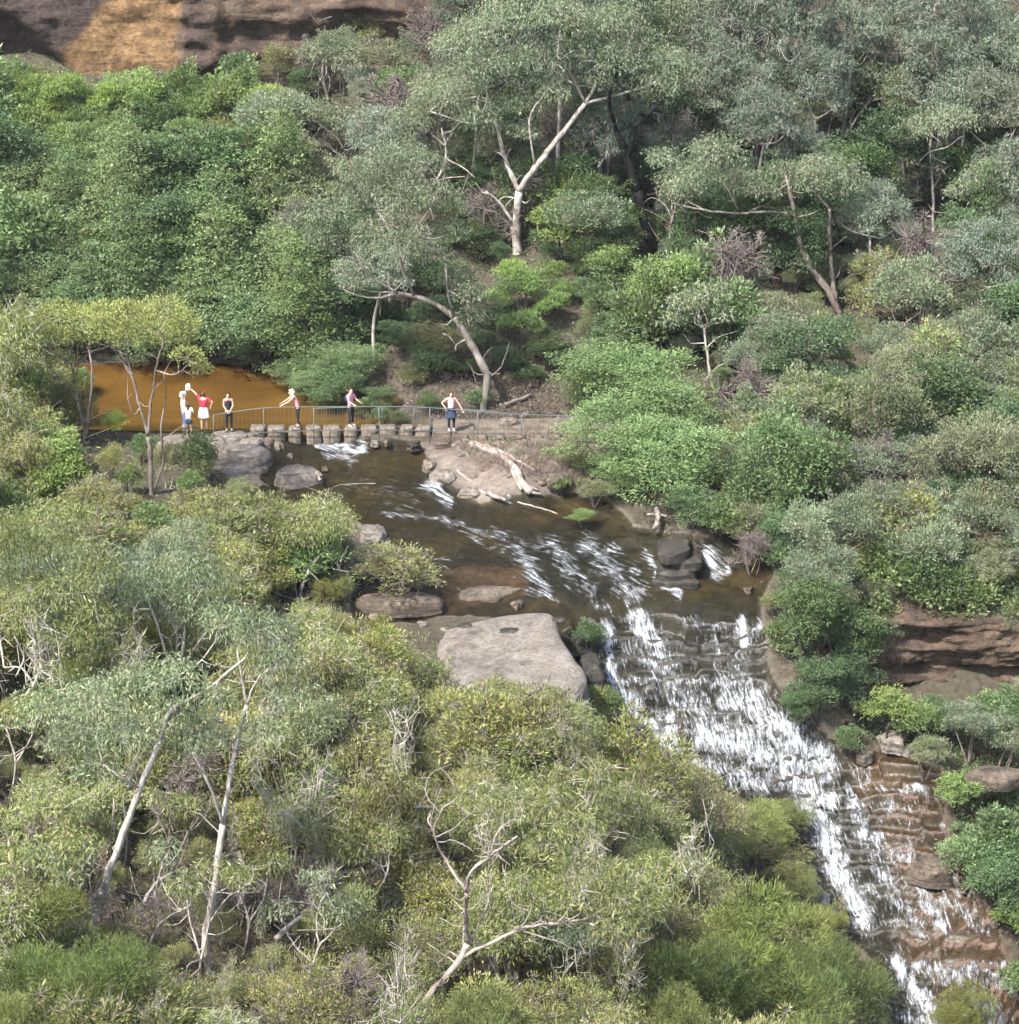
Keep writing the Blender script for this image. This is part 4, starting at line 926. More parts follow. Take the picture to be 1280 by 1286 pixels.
hero('gum_tree', 'sparse twisted gum with pinkish branching limbs and loose hanging leaves', (505, 1296),
  [([(505,1296),(540,1250),(575,1210),(588,1185)],8,6),([(588,1185),(584,1150),(586,1120)],5,3.6),([(586,1120),(592,1095),(615,1075),(650,1050)],3.6,1.8),([(586,1120),(560,1080),(545,1045),(556,1015)],3,1.6),([(545,1045),(538,1030),(542,1018)],2,1),
   ([(584,1208),(625,1180),(660,1165),(700,1160),(745,1152)],4,1.8),([(615,1075),(625,1045),(640,1030)],2.2,1),([(650,1165),(690,1180),(730,1195)],2,.9),([(588,1185),(605,1155),(620,1110)],2.6,1.2),([(556,1015),(575,1000),(570,985)],1.6,.8),([(700,1160),(720,1135),(735,1120)],1.8,.8)],
  [(640,1020,30,22),(690,1010,34,24),(730,1040,34,24),(690,1060,32,24),(740,1090,34,24),(660,1100,26,18),(780,1130,34,22),(770,1170,30,22),(720,1130,28,18),(600,1000,28,18),(800,1090,28,20)], ('droop', .19, .036, 'olive'), 'dead_wood', seed=12, per=300, twigs=6, fine=55)
for k, (pts, cl, lab) in enumerate([
   ([(895,488),(890,455),(884,415),(878,395)], [(865,380,26,20),(890,370,26,20),(905,395,20,18),(850,400,20,18)], 'slender white stemmed sapling above the creekside trees'),
   ([(1230,322),(1240,290),(1248,262)], [(1225,225,24,18),(1250,215,26,20),(1205,240,20,14)], 'small gum with a short bright white stem on the hillside'),
   ([(845,368),(846,330),(842,290),(850,255)], [(850,225,24,18),(835,200,24,18),(870,240,18,14)], 'thin straight tan stemmed gum on the shaded slope'),
   ([(1058,178),(1075,150),(1095,122)], [(1090,95,34,24),(1125,105,30,22),(1060,100,28,22)], 'gum with a slanting white limb high on the hillside'),
   ([(1172,290),(1172,240),(1168,190)], [(1165,160,34,24),(1200,150,34,24),(1140,165,28,20)], 'upright grey boled gum high on the hillside'),
   ([(545,275),(540,245),(560,200),(555,160)], [(520,150,34,24),(560,130,34,24),(500,180,30,22),(545,110,30,22)], 'gum with a thin white bole above the leaning tree'),
   ([(412,125),(405,95),(408,70)], [(395,70,26,18),(425,75,26,18),(410,55,24,14)], 'spindly forked gum at the foot of the cliff'),
   ([(432,200),(405,180),(372,165)], [(430,150,34,24),(395,145,30,22),(460,165,30,22)], 'gum with a bare white limb reaching sideways below the cliff'),
   ([(1160,272),(1140,268),(1120,262)], [(1120,240,26,16),(1150,238,22,14)], 'low gum with a broken white stub on the hillside'),
   ([(375,760),(385,720),(400,700)], [(395,670,34,26),(425,660,30,24),(370,675,28,24),(410,640,30,18)], 'bushy gum on a thin pale stem by the creek bank'),
   ([(60,1230),(66,1160),(70,1120)], [(60,1070,36,28),(95,1060,34,26),(30,1085,34,26),(75,1100,32,20)], 'sunlit young gum on a spindly white stem in the near scrub'),
   ]):
    near = k >= 9
    hero('gum_tree', lab, pts[0], [(pts, 4.2 if not near else 3.4, 2)], cl, (OL if near else GL), 'bark_white' if k != 2 else 'bark_grey', seed=30 + k, per=420 if near else 320)

for k, (stems, cl, lab) in enumerate([
   ([[(182,1205),(200,1160),(238,1138)],[(200,1160),(196,1120),(205,1085)]], [(235,1110,26,18),(200,1070,26,20)], 'slender forked pale sapling between the white gum boles'),
   ([[(250,1228),(262,1160),(270,1112)],[(262,1160),(285,1128),(300,1120)],[(256,1195),(240,1160),(235,1130)]], [(300,1100,26,18),(230,1110,24,18),(270,1085,24,18)], 'cluster of thin pale stems beside the forked gum'),
   ([[(306,1200),(313,1160),(302,1122)],[(313,1160),(330,1130),(336,1105)]], [(300,1100,24,16),(340,1085,26,18)], 'bent thin pale sapling in the rim scrub'),
   ([[(62,1225),(66,1170),(70,1115)],[(66,1170),(82,1130),(88,1100)]], [(60,1080,30,22),(95,1075,30,22)], 'thin white sapling behind the needle bushes'),
   ([[(216,1110),(212,1060),(190,1010)],[(212,1060),(214,1030),(206,1005)],[(216,1110),(235,1060),(240,1040)]], [(185,1000,24,18),(230,1010,28,18)], 'dead grey forked sapling beyond the straight white gum'),
   ([[(520,960),(512,930),(525,895)],[(512,930),(500,905),(497,880)]], [(520,880,26,18),(495,865,26,18)], 'thin sapling rising from scrub beyond the dry rim'),
   ([[(385,1240),(400,1190),(430,1160)],[(400,1190),(398,1150),(410,1120)],[(392,1215),(365,1180),(360,1160)]], [(430,1140,28,18),(400,1105,26,18),(355,1140,24,16)], 'loose grey sapling with many fine twigs in the dry scrub'),
   ([[(460,1180),(466,1130),(455,1090)],[(466,1130),(485,1100),(490,1070)]], [(450,1070,28,20),(492,1050,26,18)], 'wispy pale sapling beside the twisted gum'),
   ([[(10,1010),(20,960),(8,915)],[(20,960),(40,925),(48,900)]], [(5,900,30,22),(50,885,28,20)], 'pale sapling under the heavy crowned gum'),
   ([[(690,1290),(700,1240),(690,1200)],[(700,1240),(722,1205),(735,1190)]], [(690,1180,30,20),(738,1175,28,20)], 'thin sapling at the brink beside the needle bushes'),
   ]):
    hero('slender_sapling', lab, stems[0][0], [(p_, 3.0 if not i_ else 2.2, 1.4) for i_, p_ in enumerate(stems)], cl, OL if k % 3 else NL, 'bark_white' if k != 4 else 'dead_wood', seed=60 + k, per=420, fine=14, twigs=3)

# ------------------------------------------------------------------ chosen plants, then the scatter between them
CS = 'leaning over the creek beside the path'
for a in [('spray',768,468,150),('spray',800,478,160),('spray',850,520,140),('spray',770,545,150),('spray',835,575,180),('spray',780,590,90),('spray',890,595,110),('spray',742,492,70)]:
    put(*a, CS, tint=(1.10, 1.12, 1.0), force=True, zs=.8, plain=True)
for a in [('spray',300,398,120),('spray',405,430,120),('spray',392,485,70),('spray',445,455,100),('spray',245,405,110),('spray',345,415,110),('deep',320,425,80),('spray',368,474,64),('shrub',412,503,50),('deep',432,488,70),('shrub',455,514,40),('deep',478,502,50),('spray',400,462,80)]:
    put(*a, 'overhanging the amber pool', force=True, zs=.75, tint=.95, plain=True)
LB = [('lime',660,360,70),('lime',690,345,50),('lime',640,345,50),('lime',655,408,60),('lime',690,385,50),('lime',625,375,40),('lime',705,365,36)]
for a in LB: put(*a, 'in tiers beside the leaning gum', tint=(1.0, 1.05, .95), force=True)
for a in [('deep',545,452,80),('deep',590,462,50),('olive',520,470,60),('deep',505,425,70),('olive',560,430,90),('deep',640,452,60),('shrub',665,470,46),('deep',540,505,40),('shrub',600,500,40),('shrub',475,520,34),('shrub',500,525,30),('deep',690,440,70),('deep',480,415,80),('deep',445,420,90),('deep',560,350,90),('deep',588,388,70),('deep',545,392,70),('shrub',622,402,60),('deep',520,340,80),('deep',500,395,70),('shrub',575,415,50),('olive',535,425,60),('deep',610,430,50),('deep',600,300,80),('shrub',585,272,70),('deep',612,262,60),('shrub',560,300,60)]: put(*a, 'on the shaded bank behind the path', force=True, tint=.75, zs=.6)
put('shrub',245,575,70,'', label='rounded mid green shrub at the near end of the stepping stones', force=True)
put('olive',495,722,125,'', label='olive bush sprawling over the brown ledge by the creek', force=True, zs=.6, tint=1.1)
put('olive',400,665,100,'', label='sunlit olive bush overhanging the brown shallows', force=True, tint=1.1)
put('shrub',742,800,46,'', label='small green bush at the corner of the flat slab', force=True, tint=.8)
put('lime',760,893,60,'', label='bright green bush at the left foot of the upper cascade', force=True, tint=.8)
for a in [('olive',592,888,80),('olive',640,893,80),('near',690,892,90),('shrub',728,880,46)]: put(*a, 'along the lip of the flat slab', force=True, zs=.7)
for a in [('heath',790,975,110),('olive',748,915,70),('heath',880,1050,120)]: put(*a, 'along the edge of the white cascade', force=True)
put('heath',850,1005,180,'', label='brown twiggy heath bush below the upper cascade', force=True)
put('needle',952,1052,110,'', label='rounded fine leaved bush against the white lower chute', force=True, zs=.7)
for a in [('needle',1000,1120,80),('needle',1035,1165,80),('olive',985,1085,70)]: put(*a, 'on the left lip of the lower chute', force=True, zs=.7)
put('needle',985,1030,90,'', label='upper fine leaved bush against the white lower chute', force=True, zs=.6)
for a in [('needle',960,1215,200),('needle',1050,1245,140),('needle',880,1255,160),('needle',1010,1280,150),('needle',835,1235,110)]:
    put(*a, 'on the rim above the falls', force=True, tint=(.70, .77, .74))
for a in [('needle',120,1275,190),('needle',40,1190,160),('needle',60,1270,150),('needle',130,1225,110)]:
    put(*a, 'in front of the white gum boles', force=True, tint=(.70, .79, .70))
put('lime',1120,892,80,'', label='lime bush under the rock ledge beside the cascade', force=True, tint=.95)
put('lime',1155,905,64,'', label='lime bush growing against the broken pale rock', force=True, tint=.95)
put('tea',1215,905,80,'', label='grey green bush under the rock ledge', force=True)
for a in [('deep',1185,905,60),('shrub',1240,895,60),('deep',1285,900,80),('tea',1165,945,60)]: put(*a, 'at the foot of the rock ledge', force=True)
for a in [('tea',1105,792,80),('tea',1160,788,80),('olive',1215,792,70),('tea',1268,782,80),('dead',1130,815,60),('shrub',1185,815,50),('olive',1245,812,54)]: put(*a, 'overhanging the rock ledge', force=True, zs=.8)
for a in [('shrub',905,652,70),('spray',868,635,90),('olive',938,660,70),('tea',962,645,80),('shrub',985,700,60),('deep',1000,735,60),('shrub',992,812,50),('deep',1005,885,60),('shrub',1065,930,46),('olive',978,760,44)]: put(*a, 'crowding the creek edge above the falls', force=True, zs=.8)
put('tea',1262,925,80,'', label='grey green bush beyond the ledge bushes', force=True)
put('lime',1207,995,62,'', label='lime green bush beside the thin ledge falls', force=True)
for a in [('shrub',1245,1050,100),('shrub',1215,1080,80),('shrub',1275,1090,90),('deep',1255,1110,100),('shrub',1280,1020,70)]: put(*a, 'on the bank of the lower ledges', force=True, tint=.95)
put('lime',1275,1160,80,'', label='yellowish green bush hanging over the lower ledges', force=True)
put('shrub',1282,1240,60,'', label='green shrub at the foot of the lower bank', force=True)
put('needle',1215,1290,90,'', label='feathery bush in front of the last white drop', force=True, tint=.9)
for a in [('deep',1015,775,110),('deep',1065,800,100),('deep',1030,865,80),('deep',1070,850,80),('shrub',985,800,50)]: put(*a, 'on the bank beside the upper cascade', force=True, tint=.95)
for a in [('tea',430,66,80),('tea',485,74,90),('olive',350,80,60),('dead',385,76,60),('tea',535,66,80),('shrub',300,92,60),('olive',455,40,60)]: put(*a, 'against the foot of the cliff', force=True)
for a in [('shrub',22,98,56),('olive',52,100,46),('shrub',-8,96,60),('shrub',80,108,40),('shrub',25,112,56),('olive',60,114,50),('shrub',95,116,44),('olive',-5,106,60),('shrub',140,118,46),('olive',200,118,44),('shrub',250,118,46)]: put(*a, 'along the foot of the orange cliff', force=True)
put('dead',325,192,95,'', label='leafless purple grey bush below the cliff', force=True)
for a in [('dead',945,692,60)]: put(*a, 'at the edge of the creek', force=True)
put('heath',945,620,95,'', label='grassy yellow green tussock bush on the creek bank', force=True, zs=1.0)
for a in [('shrub',738,588,48),('olive',715,572,44),('shrub',704,608,36),('olive',748,618,50)]: put(*a, 'on the bank beside the driftwood', force=True, zs=.7, tint=.9)
put('lime',732,650,40,'', label='little plant rooted midstream below the driftwood', force=True, zs=.5)
put('rusty' if False else 'olive',745,985,90,'', label='mustard tinted bush on the near rim', force=True, tint=(1.5, 1.15, .6))
put('olive',670,935,70,'', label='rust tinted bush on the near rim', force=True, tint=(1.5, .95, .6))
put('olive',1270,215,70,'', label='orange tinted bush high on the hillside', force=True, tint=(1.7, 1.0, .6))

CLEAR += [[(628,338),(712,338),(712,415),(640,415)],[(700,455),(880,455),(890,620),(770,630)],[(885,1010),(1000,1010),(1010,1090),(900,1090)]]
def scatter(poly, kinds, w, gap, where, n=4000, tint=1.0, zs=1.0, wgrow=None, lean=.06, start=None):
    xs_, ys_ = [p[0] for p in poly], [p[1] for p in poly]; got = list(start or []); ks = [k for k, _ in kinds]; ws = [q for _, q in kinds]; miss = 0
    for _ in range(n):
        x, y = random.uniform(min(xs_), max(xs_)), random.uniform(min(ys_), max(ys_))
        if not inpoly(np.array([x]), np.array([y]), poly)[0]: continue
        f = 1.0 if wgrow is None else 1 + (wgrow - 1) * (y - min(ys_)) / (max(ys_) - min(ys_))
        if any((x-a)**2 + ((y-b)*1.5)**2 < (gap * f)**2 for a, b in got): continue
        kd = random.choices(ks, ws)[0]
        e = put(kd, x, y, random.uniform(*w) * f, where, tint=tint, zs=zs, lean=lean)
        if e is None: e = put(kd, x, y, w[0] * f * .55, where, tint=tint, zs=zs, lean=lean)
        if e is None: continue
        got.append((x, y))
    return got
scatter([(-20,120),(330,126),(350,190),(280,235),(120,235),(-20,200)], [('shrub',6),('lime',2),('deep',1.2),('olive',1),('dead',.3)], (42,75), 25, 'on the slope under the orange cliff', tint=(1.08, 1.08, .92))
scatter([(-20,190),(130,225),(340,225),(400,330),(470,400),(440,440),(340,450),(230,450),(-20,380)], [('layer',4),('spray',4),('deep',1.4),('shrub',1)], (100,160), 40, 'on the slope behind the amber pool', zs=.8)
scatter([(330,70),(560,40),(580,210),(470,330),(370,300)], [('gum',5),('tea',2),('deep',.6),('dead',.4)], (80,130), 38, 'below the broken end of the cliff')
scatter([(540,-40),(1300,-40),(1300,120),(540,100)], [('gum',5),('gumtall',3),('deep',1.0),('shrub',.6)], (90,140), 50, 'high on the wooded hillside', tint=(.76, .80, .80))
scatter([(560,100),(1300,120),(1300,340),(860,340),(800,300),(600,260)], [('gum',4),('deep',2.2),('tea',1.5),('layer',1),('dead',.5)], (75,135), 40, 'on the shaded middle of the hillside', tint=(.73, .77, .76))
scatter([(590,250),(860,260),(880,480),(820,450),(700,440),(620,360)], [('deep',4),('shrub',3),('layer',1.5),('lime',.8),('dead',.7)], (60,105), 36, 'in the understorey behind the path', tint=.95)
scatter([(860,330),(1300,330),(1300,600),(1000,620),(900,560),(860,470)], [('tea',6),('olive',1),('shrub',1.2),('deep',.8),('dead',.6)], (75,135), 38, 'on the slope across the creek')
scatter([(900,560),(1300,590),(1300,810),(1060,810),(960,700),(960,650)], [('tea',5),('shrub',1.2),('deep',1),('olive',1.4),('dead',.9)], (65,120), 36, 'above the rock ledge')
scatter([(-30,470),(110,480),(200,550),(280,605),(440,650),(440,760),(180,700),(-30,690)], [('olive',4),('near',2),('shrub',2),('lime',.5)], (70,125), 36, 'on the bank below the amber pool', tint=(1.10, 1.09, .94))
scatter([(-30,690),(440,740),(560,850),(740,880),(740,960),(500,960),(-30,960)], [('near',4),('olive',3.8),('neargum',1.3),('needle',.8),('dead',.35)], (85,135), 42, 'in scrub near the flat slab', tint=(1.06, 1.05, .92))
scatter([(-30,960),(740,960),(820,1000),(830,1100),(900,1130),(800,1200),(760,1310),(-30,1310)], [('olive',4),('near',3),('neargum',.8),('dead',1.6),('heath',1.4)], (85,155), 46, 'in dry scrub at the rim', tint=(1.06, 1.04, .90), wgrow=1.15)
scatter([(-30,800),(500,860),(740,960),(820,1000),(830,1100),(800,1200),(760,1310),(-30,1310)], [('stick',1)], (40,66), 95, 'among the rim bushes', zs=1.9, lean=.3)
# the same woods go on past both sides of the view
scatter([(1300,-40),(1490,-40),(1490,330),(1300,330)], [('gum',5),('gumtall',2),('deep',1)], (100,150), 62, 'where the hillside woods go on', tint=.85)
scatter([(1300,330),(1490,330),(1490,800),(1300,790)], [('tea',6),('shrub',1),('deep',1)], (85,135), 58, 'where the slope scrub goes on')
scatter([(1300,880),(1500,880),(1500,1330),(1340,1330)], [('tea',3),('shrub',2),('deep',1)], (80,130), 60, 'where the gorge bank goes on')
scatter([(-190,110),(-25,110),(-25,470),(-190,470)], [('layer',4),('spray',3),('shrub',1.5)], (100,150), 60, 'where the slope behind the pool goes on', zs=.8)
scatter([(-190,470),(-30,470),(-30,1310),(-190,1310)], [('olive',4),('near',3),('shrub',1)], (100,150), 66, 'where the bank scrub goes on', tint=1.05)
scatter([(-150,1315),(1080,1315),(1080,1420),(-150,1420)], [('olive',4),('near',2),('needle',1.5)], (120,170), 80, 'below the rim scrub')
print('plants', NPL)
#--PART3--
# ------------------------------------------------------------------ stepping stones, path and railings
M['rail'] = simple_mat('galvanised_rail', (0.06, 0.07, 0.07), (0.105, 0.12, 0.118), 20, 0.5, 0.5, 0.05)
M['rail_dark'] = simple_mat('dark_mesh', (0.09, 0.11, 0.10), (0.15, 0.17, 0.16), 20, 0.6, 0.4, 0.05)
M['path'] = simple_mat('path_grit', (0.065, 0.053, 0.042), (0.15, 0.125, 0.10), 3.0, 0.95, 0.1, 0.6, 0.05)
for k, a in enumerate((324, 347, 371, 394, 417, 441, 464, 487, 511, 532)):
    p = Pz(a, 536, .04); w = .60 + .11 * math.sin(k * 2.1)
    me = rock_mesh('stepping_stone', np.array([(-w/2, -.32), (0, -.34), (w/2, -.31), (w/2 + .01, 0), (w/2, .31), (0, .33), (-w/2, .32), (-w/2 - .01, 0)]), -.62, .03, 300 + k, rings=3, layers=5, rough=.075, dome=.02, inset=.01, sub=1)
    o = obj('stepping_stone', me, M['stone_block'], loc=tuple(p)); o.rotation_euler[2] = random.uniform(-.08, .08)
    tag(o, 'square sandstone stepping stone in the row across the creek', 'stepping stone', 'stepping stones across the creek')
for k, (a, b, w, d, lab) in enumerate(((248, 549, 2.6, 1.5, 'flat pale rock under the three walkers by the pool'), (290, 543, 1.5, 1.1, 'flat pale rock under the walker in the black vest'), (222, 556, 1.6, 1.1, 'low pale rock beside the walkers at the scrub edge'), (316, 552, .9, .8, 'small pale rock at the start of the stepping stones'))):
    p = Pz(a, b, -.04)
    tag(obj('rock_shelf', rock_mesh('rock_shelf', blob(w, d, 10, 330 + k, .15), -.5, .0, 330 + k, rings=5, rough=.07, dome=.05, inset=.1), M['stone'], loc=tuple(p)), lab, 'rock')
xs_ = np.linspace(Pz(543, 545, .1)[0], 6.5, 30); V = []
for x in xs_:
    yc = 95.75 + .06 * max(0, x - 1) ; V += [(x, yc - .75, .10 + .01 * x + .02 * math.sin(9 * x)), (x, yc + .8, .14 + .012 * x)]
i = np.arange(29) * 2
V = np.array(V); Vb = V - [0, 0, .6]
Fp = np.stack([i, i + 2, i + 3, i + 1], 1); Ff = np.stack([i + 60, i + 62, i + 2, i], 1)
tag(obj('path', mesh_np('path', np.vstack([V, Vb]), np.vstack([Fp, Ff])), M['path']), kind='structure')
for k, a in enumerate((556, 578, 601, 624, 648, 672, 695, 718, 738)):
    p = Pz(a, 548.5, .0); w = .66
    me = rock_mesh('kerb_stone', np.array([(-w/2, -.16), (0, -.17), (w/2, -.15), (w/2, .15), (0, .16), (-w/2, .15)]), -.4, .12, 350 + k, rings=3, layers=3, rough=.06, dome=.08, inset=.12, sub=2)
    tag(obj('kerb_stone', me, M['stone_brown'], loc=tuple(p)), 'brown kerb stone edging the path past the stepping stones', 'stone', 'kerb stones along the path')

def railing(label, pxs, tops, bots, y, mat, spacing=.16, rad=.02, down=.55):
    e = empty('railing', tuple(P(pxs[0], bots[0], y)))
    o3 = np.array(e.location); T = [P(a, b, y) - o3 for a, b in zip(pxs, tops)]; B = [P(a, b, y) - o3 for a, b in zip(pxs, bots)]
    m = MB(); m.tube(smooth_path(T, 3), rad, 8); m.build('top_rail', M['rail'], e, True)
    m = MB(); m.tube(smooth_path(B, 3), rad * .7, 6); m.build('bottom_rail', M['rail'], e, True)
    for t, b in zip(T, B):
        m = MB(); m.tube([b - [0, 0, down], t], rad, 8); m.build('post', M['rail'], e, True)
    for k in range(len(T) - 1):
        n = max(2, int(np.linalg.norm(T[k+1] - T[k]) / spacing)); m = MB()
        for j in range(1, n):
            f = j / n; m.tube([B[k] * (1-f) + B[k+1] * f, T[k] * (1-f) + T[k+1] * f], .0045, 4, cap=False)
        tag(m.build('baluster_panel', M[mat], e), kind='stuff')
    return tag(e, label, 'railing')
railing('pale galvanised railing along the creek side of the crossing', (268,331,394,476,540,600,655,700,735,765), (521,512.5,511,510.5,512,517,520.5,522,524.5,527), (546,543,541,540,541,543,544.5,545.5,547,549), 94.8, 'rail')
railing('dark barred railing along the far side of the path', (394,440,480,520,560,600,642), (513,511.5,510.5,511.5,513,515.5,518.5), (531,530,529,530,531,533,535), 97.1, 'rail_dark', spacing=.10)

# ------------------------------------------------------------------ driftwood and fallen timber
def wood(name, label, paths, mat='dead_wood', lift=.08, y=None):
    b = hit(*paths[0][0][0]) if y is None else P(*paths[0][0][0], y); e = empty(name, tuple(b)); m = MB(); o3 = np.array(e.location); s = pxscale(b)
    for pts, r0, r1 in paths:
        W3 = [hit(*q) + [0, 0, lift] - o3 for q in pts]; p = smooth_path(W3, 4, .015); m.tube(p, np.linspace(r0, r1, len(p)) / s, 7)
    ob = m.build('trunk', M[mat], e, True); return tag(e, label, 'driftwood')
wood('driftwood_log', 'large bleached forked driftwood trunk on the bank below the path', [([(566,540),(585,556),(602,564),(628,575),(648,592),(655,608),(668,621)],3,5.5),([(592,558),(620,566),(648,580),(672,594)],3,1.6),([(655,608),(665,612),(676,618)],2,1),([(640,583),(646,600),(655,618)],2.4,1.4),([(668,620),(680,623)],2.5,1)])
wood('driftwood_pole', 'thin bleached pole lying across the rocks by the white chute', [([(574,593),(590,607),(604,620),(618,624)],1.6,2.4),([(612,622),(625,627),(635,631)],3.4,2)])
wood('driftwood_branch', 'small brown branch caught against the domed boulder', [([(388,598),(398,604),(403,612)],1.6,2),([(398,604),(405,606)],1.2,.8)], 'bark_grey', .3)
wood('driftwood_log', 'short broken stump above the layered dark rock', [([(825,655),(826,668),(822,680)],3.4,3),([(812,662),(826,662),(838,664)],1.6,1.2)], 'dead_wood', .5)
wood('driftwood_branch', 'thin submerged branch trailing in midstream', [([(650,634),(680,642),(700,649)],1.2,.8)], lift=.12)
wood('fallen_log', 'fallen trunk lying on the red earth behind the path', [([(634,514),(650,508),(668,501)],2.4,2)], 'bark_grey', .2)
wood('fallen_log', 'pale fallen bole lying in the hillside scrub', [([(1044,700),(1075,708),(1104,718)],2,3.2)], 'dead_wood', 1.6)
wood('fallen_log', 'slanting dead pole in the scrub above the creek', [([(1118,590),(1135,605),(1150,622)],1.8,2.4)], 'dead_wood', 1.8)
wood('fallen_log', 'grey dead branch propped in the near scrub', [([(350,1230),(395,1185),(432,1155)],4,2)], 'dead_wood', 1.2)
wood('fallen_log', 'bent dead bough arching in the near scrub', [([(305,1195),(312,1165),(303,1130)],4,3)], 'dead_wood', 1.4)
wood('fallen_log', 'bleached fork of dead wood at the foot of the forked gum', [([(180,1200),(200,1165),(240,1140)],3,2),([(250,1180),(265,1150),(285,1125)],3,2)], 'dead_wood', 1.3)

# ------------------------------------------------------------------ people
def cloth(name, c, rough=.9): 
    m = newmat(name); N = NT(m); n = N.noise(18, N.objco(), 3)
    N.out(N.pbr(N.mix(n, tuple(q * .8 for q in c), tuple(min(1, q * 1.1) for q in c)), rough, N.bump(n, .3, .01), .2)); return m
for k, c in {'skin': (.52, .33, .25), 'white_cloth': (.78, .78, .78), 'red_cloth': (.62, .035, .075), 'pink_cloth': (.72, .30, .38), 'pale_pink': (.72, .45, .48), 'black_cloth': (.022, .022, .03), 'navy_cloth': (.04, .055, .10), 'blue_cloth': (.10, .16, .28),
             'brown_hair': (.10, .055, .03), 'blond_hair': (.72, .64, .50), 'dark_hair': (.03, .02, .016), 'shoe_white': (.6, .6, .6), 'shoe_dark': (.05, .05, .05), 'grey_cloth': (.3, .32, .35)}.items(): M[k] = cloth(k, c)
def skin_obj(name, vs, es, rs, mat, parent, sub=2, root=0):
    me = bpy.data.meshes.new(name); me.from_pydata([tuple(v) for v in vs], es, []); o = obj(name, me, mat, parent)
    sk = o.modifiers.new('skin', 'SKIN'); sk.use_smooth_shade = True
    if not me.skin_vertices: me.skin_vertices.new()
    for i, r in enumerate(rs): me.skin_vertices[0].data[i].radius = r if hasattr(r, '__len__') else (r, r)
    me.skin_vertices[0].data[root].use_root = True
    s = o.modifiers.new('sub', 'SUBSURF'); s.levels = s.render_levels = sub
    return o
def person(label, px, py, z, facing, h, arms, top, bottom, hair, lean=0.0, long_legs=True, sleeves='short', skirt=None, shoes='shoe_dark', hat=None, pack=None, carry=None, longhair=False, vest=False):
    """arms: (elbow, wrist) offsets from each shoulder for the left (+x) and the right (-x) arm; the figure looks along -y before turning"""
    p = Pz(px, py, z); e = empty('person', tuple(p), facing); s = h / 1.70; e.scale = (s, s, s)
    def T(v, amt=1.0):     # lean the trunk forward about the hips
        v = np.array(v, float); a = lean * amt; y, zz = v[1], v[2] - .92
        return np.array([v[0], y * math.cos(a) - zz * math.sin(a), .92 + y * math.sin(a) + zz * math.cos(a)])
    vs, es, rs = [], [], []
    def av(v, r, par=None):
        vs.append(v); rs.append(r); 
        if par is not None: es.append((par, len(vs) - 1))
        return len(vs) - 1
    pel = av(T((0, 0, .94)), (.125, .10)); sp = av(T((0, 0, 1.12)), (.115, .085), pel); ch = av(T((0, 0, 1.33)), (.14, .10), sp); nk = av(T((0, -.01, 1.46)), .052, ch)
    hd = av(T((0, -.03, 1.57), 1.0), (.078, .092), nk); ht = av(T((0, -.02, 1.66)), (.062, .072), hd)
    av(T((0, -.125, 1.555)), .014, hd)          # nose
    hands = []
    for sd_, (el, wr) in zip((1, -1), arms):
        sh = T((.165 * sd_, 0, 1.40)); a = av(sh, .052, ch); el_ = sh + np.array(el); wr_ = sh + np.array(wr)
        b = av(el_, .038, a); c = av(wr_, .025, b); d = unit(wr_ - el_); pm = wr_ + d * .07; ph = av(pm, (.034, .020), c); hands.append(pm + d * .05)
        sx = unit(np.cross(d, np.array([0, 1.0, .3]))); up = unit(np.cross(sx, d))
        for q, L in zip((-.027, -.009, .009, .027), (.060, .075, .080, .068)):
            f1 = av(pm + d * .045 + sx * q, .0095, ph); av(pm + d * (.045 + L * .8) + sx * q * 1.15 + up * -.022, .0075, f1)
        t1 = av(wr_ + d * .035 + sx * -.045, .011, ph); av(wr_ + d * .085 + sx * -.065, .009, t1)
    legs = []
    for sd_ in (1, -1):
        hp = np.array((.088 * sd_, 0, .87)); kn = np.array((.10 * sd_, -.03, .48)); an = np.array((.105 * sd_, .02, .085)); to = np.array((.12 * sd_, -.13, .03))
        a = av(hp, .080, pel); b = av(kn, .052, a); m_ = av(kn * .6 + an * .4 + [0, .02, 0], .050, b); c = av(an, .034, m_); av(to, .030, c); legs.append((hp, kn, an, to))
    skin_obj('body', vs, es, rs, M['skin'], e)
    # clothing
    tv = [T((0, 0, .90)), T((0, 0, 1.12)), T((0, 0, 1.33)), T((0, 0, 1.43))]; tr = [(.150, .120), (.138, .108), (.165, .122), (.075, .07)]; te = [(0, 1), (1, 2), (2, 3)]
    if not vest:
        for sd_, (el, wr) in zip((1, -1), arms):
            sh = T((.165 * sd_, 0, 1.40)); tv.append(sh); tr.append(.068); te.append((2, len(tv) - 1)); fr = {'short': .75}.get(sleeves, 1.0)
            tv.append(sh + np.array(el) * fr); tr.append(.055); te.append((len(tv) - 2, len(tv) - 1))
            if sleeves == 'long': tv.append(sh + np.array(wr) * .97); tr.append(.036); te.append((len(tv) - 2, len(tv) - 1))
    skin_obj('top', tv, te, tr, M[top], e)
    bv = [np.array((0, 0, .98)), np.array((0, 0, .88))]; br = [(.132, .108), (.145, .118)]; be = [(0, 1)]
    for hp, kn, an, to in legs:
        bv.append(hp * .5 + kn * .5 + [0, 0, .08]); br.append(.090 if long_legs else .098); be.append((1, len(bv) - 1))
        if long_legs:
            bv.append(kn); br.append(.064); be.append((len(bv) - 2, len(bv) - 1)); bv.append(an + [0, 0, .03]); br.append(.048); be.append((len(bv) - 2, len(bv) - 1))
        else: bv.append(kn + [0, 0, .10]); br.append(.085); be.append((len(bv) - 2, len(bv) - 1))
    skin_obj('trousers' if long_legs else 'shorts', bv, be, br, M[bottom], e)
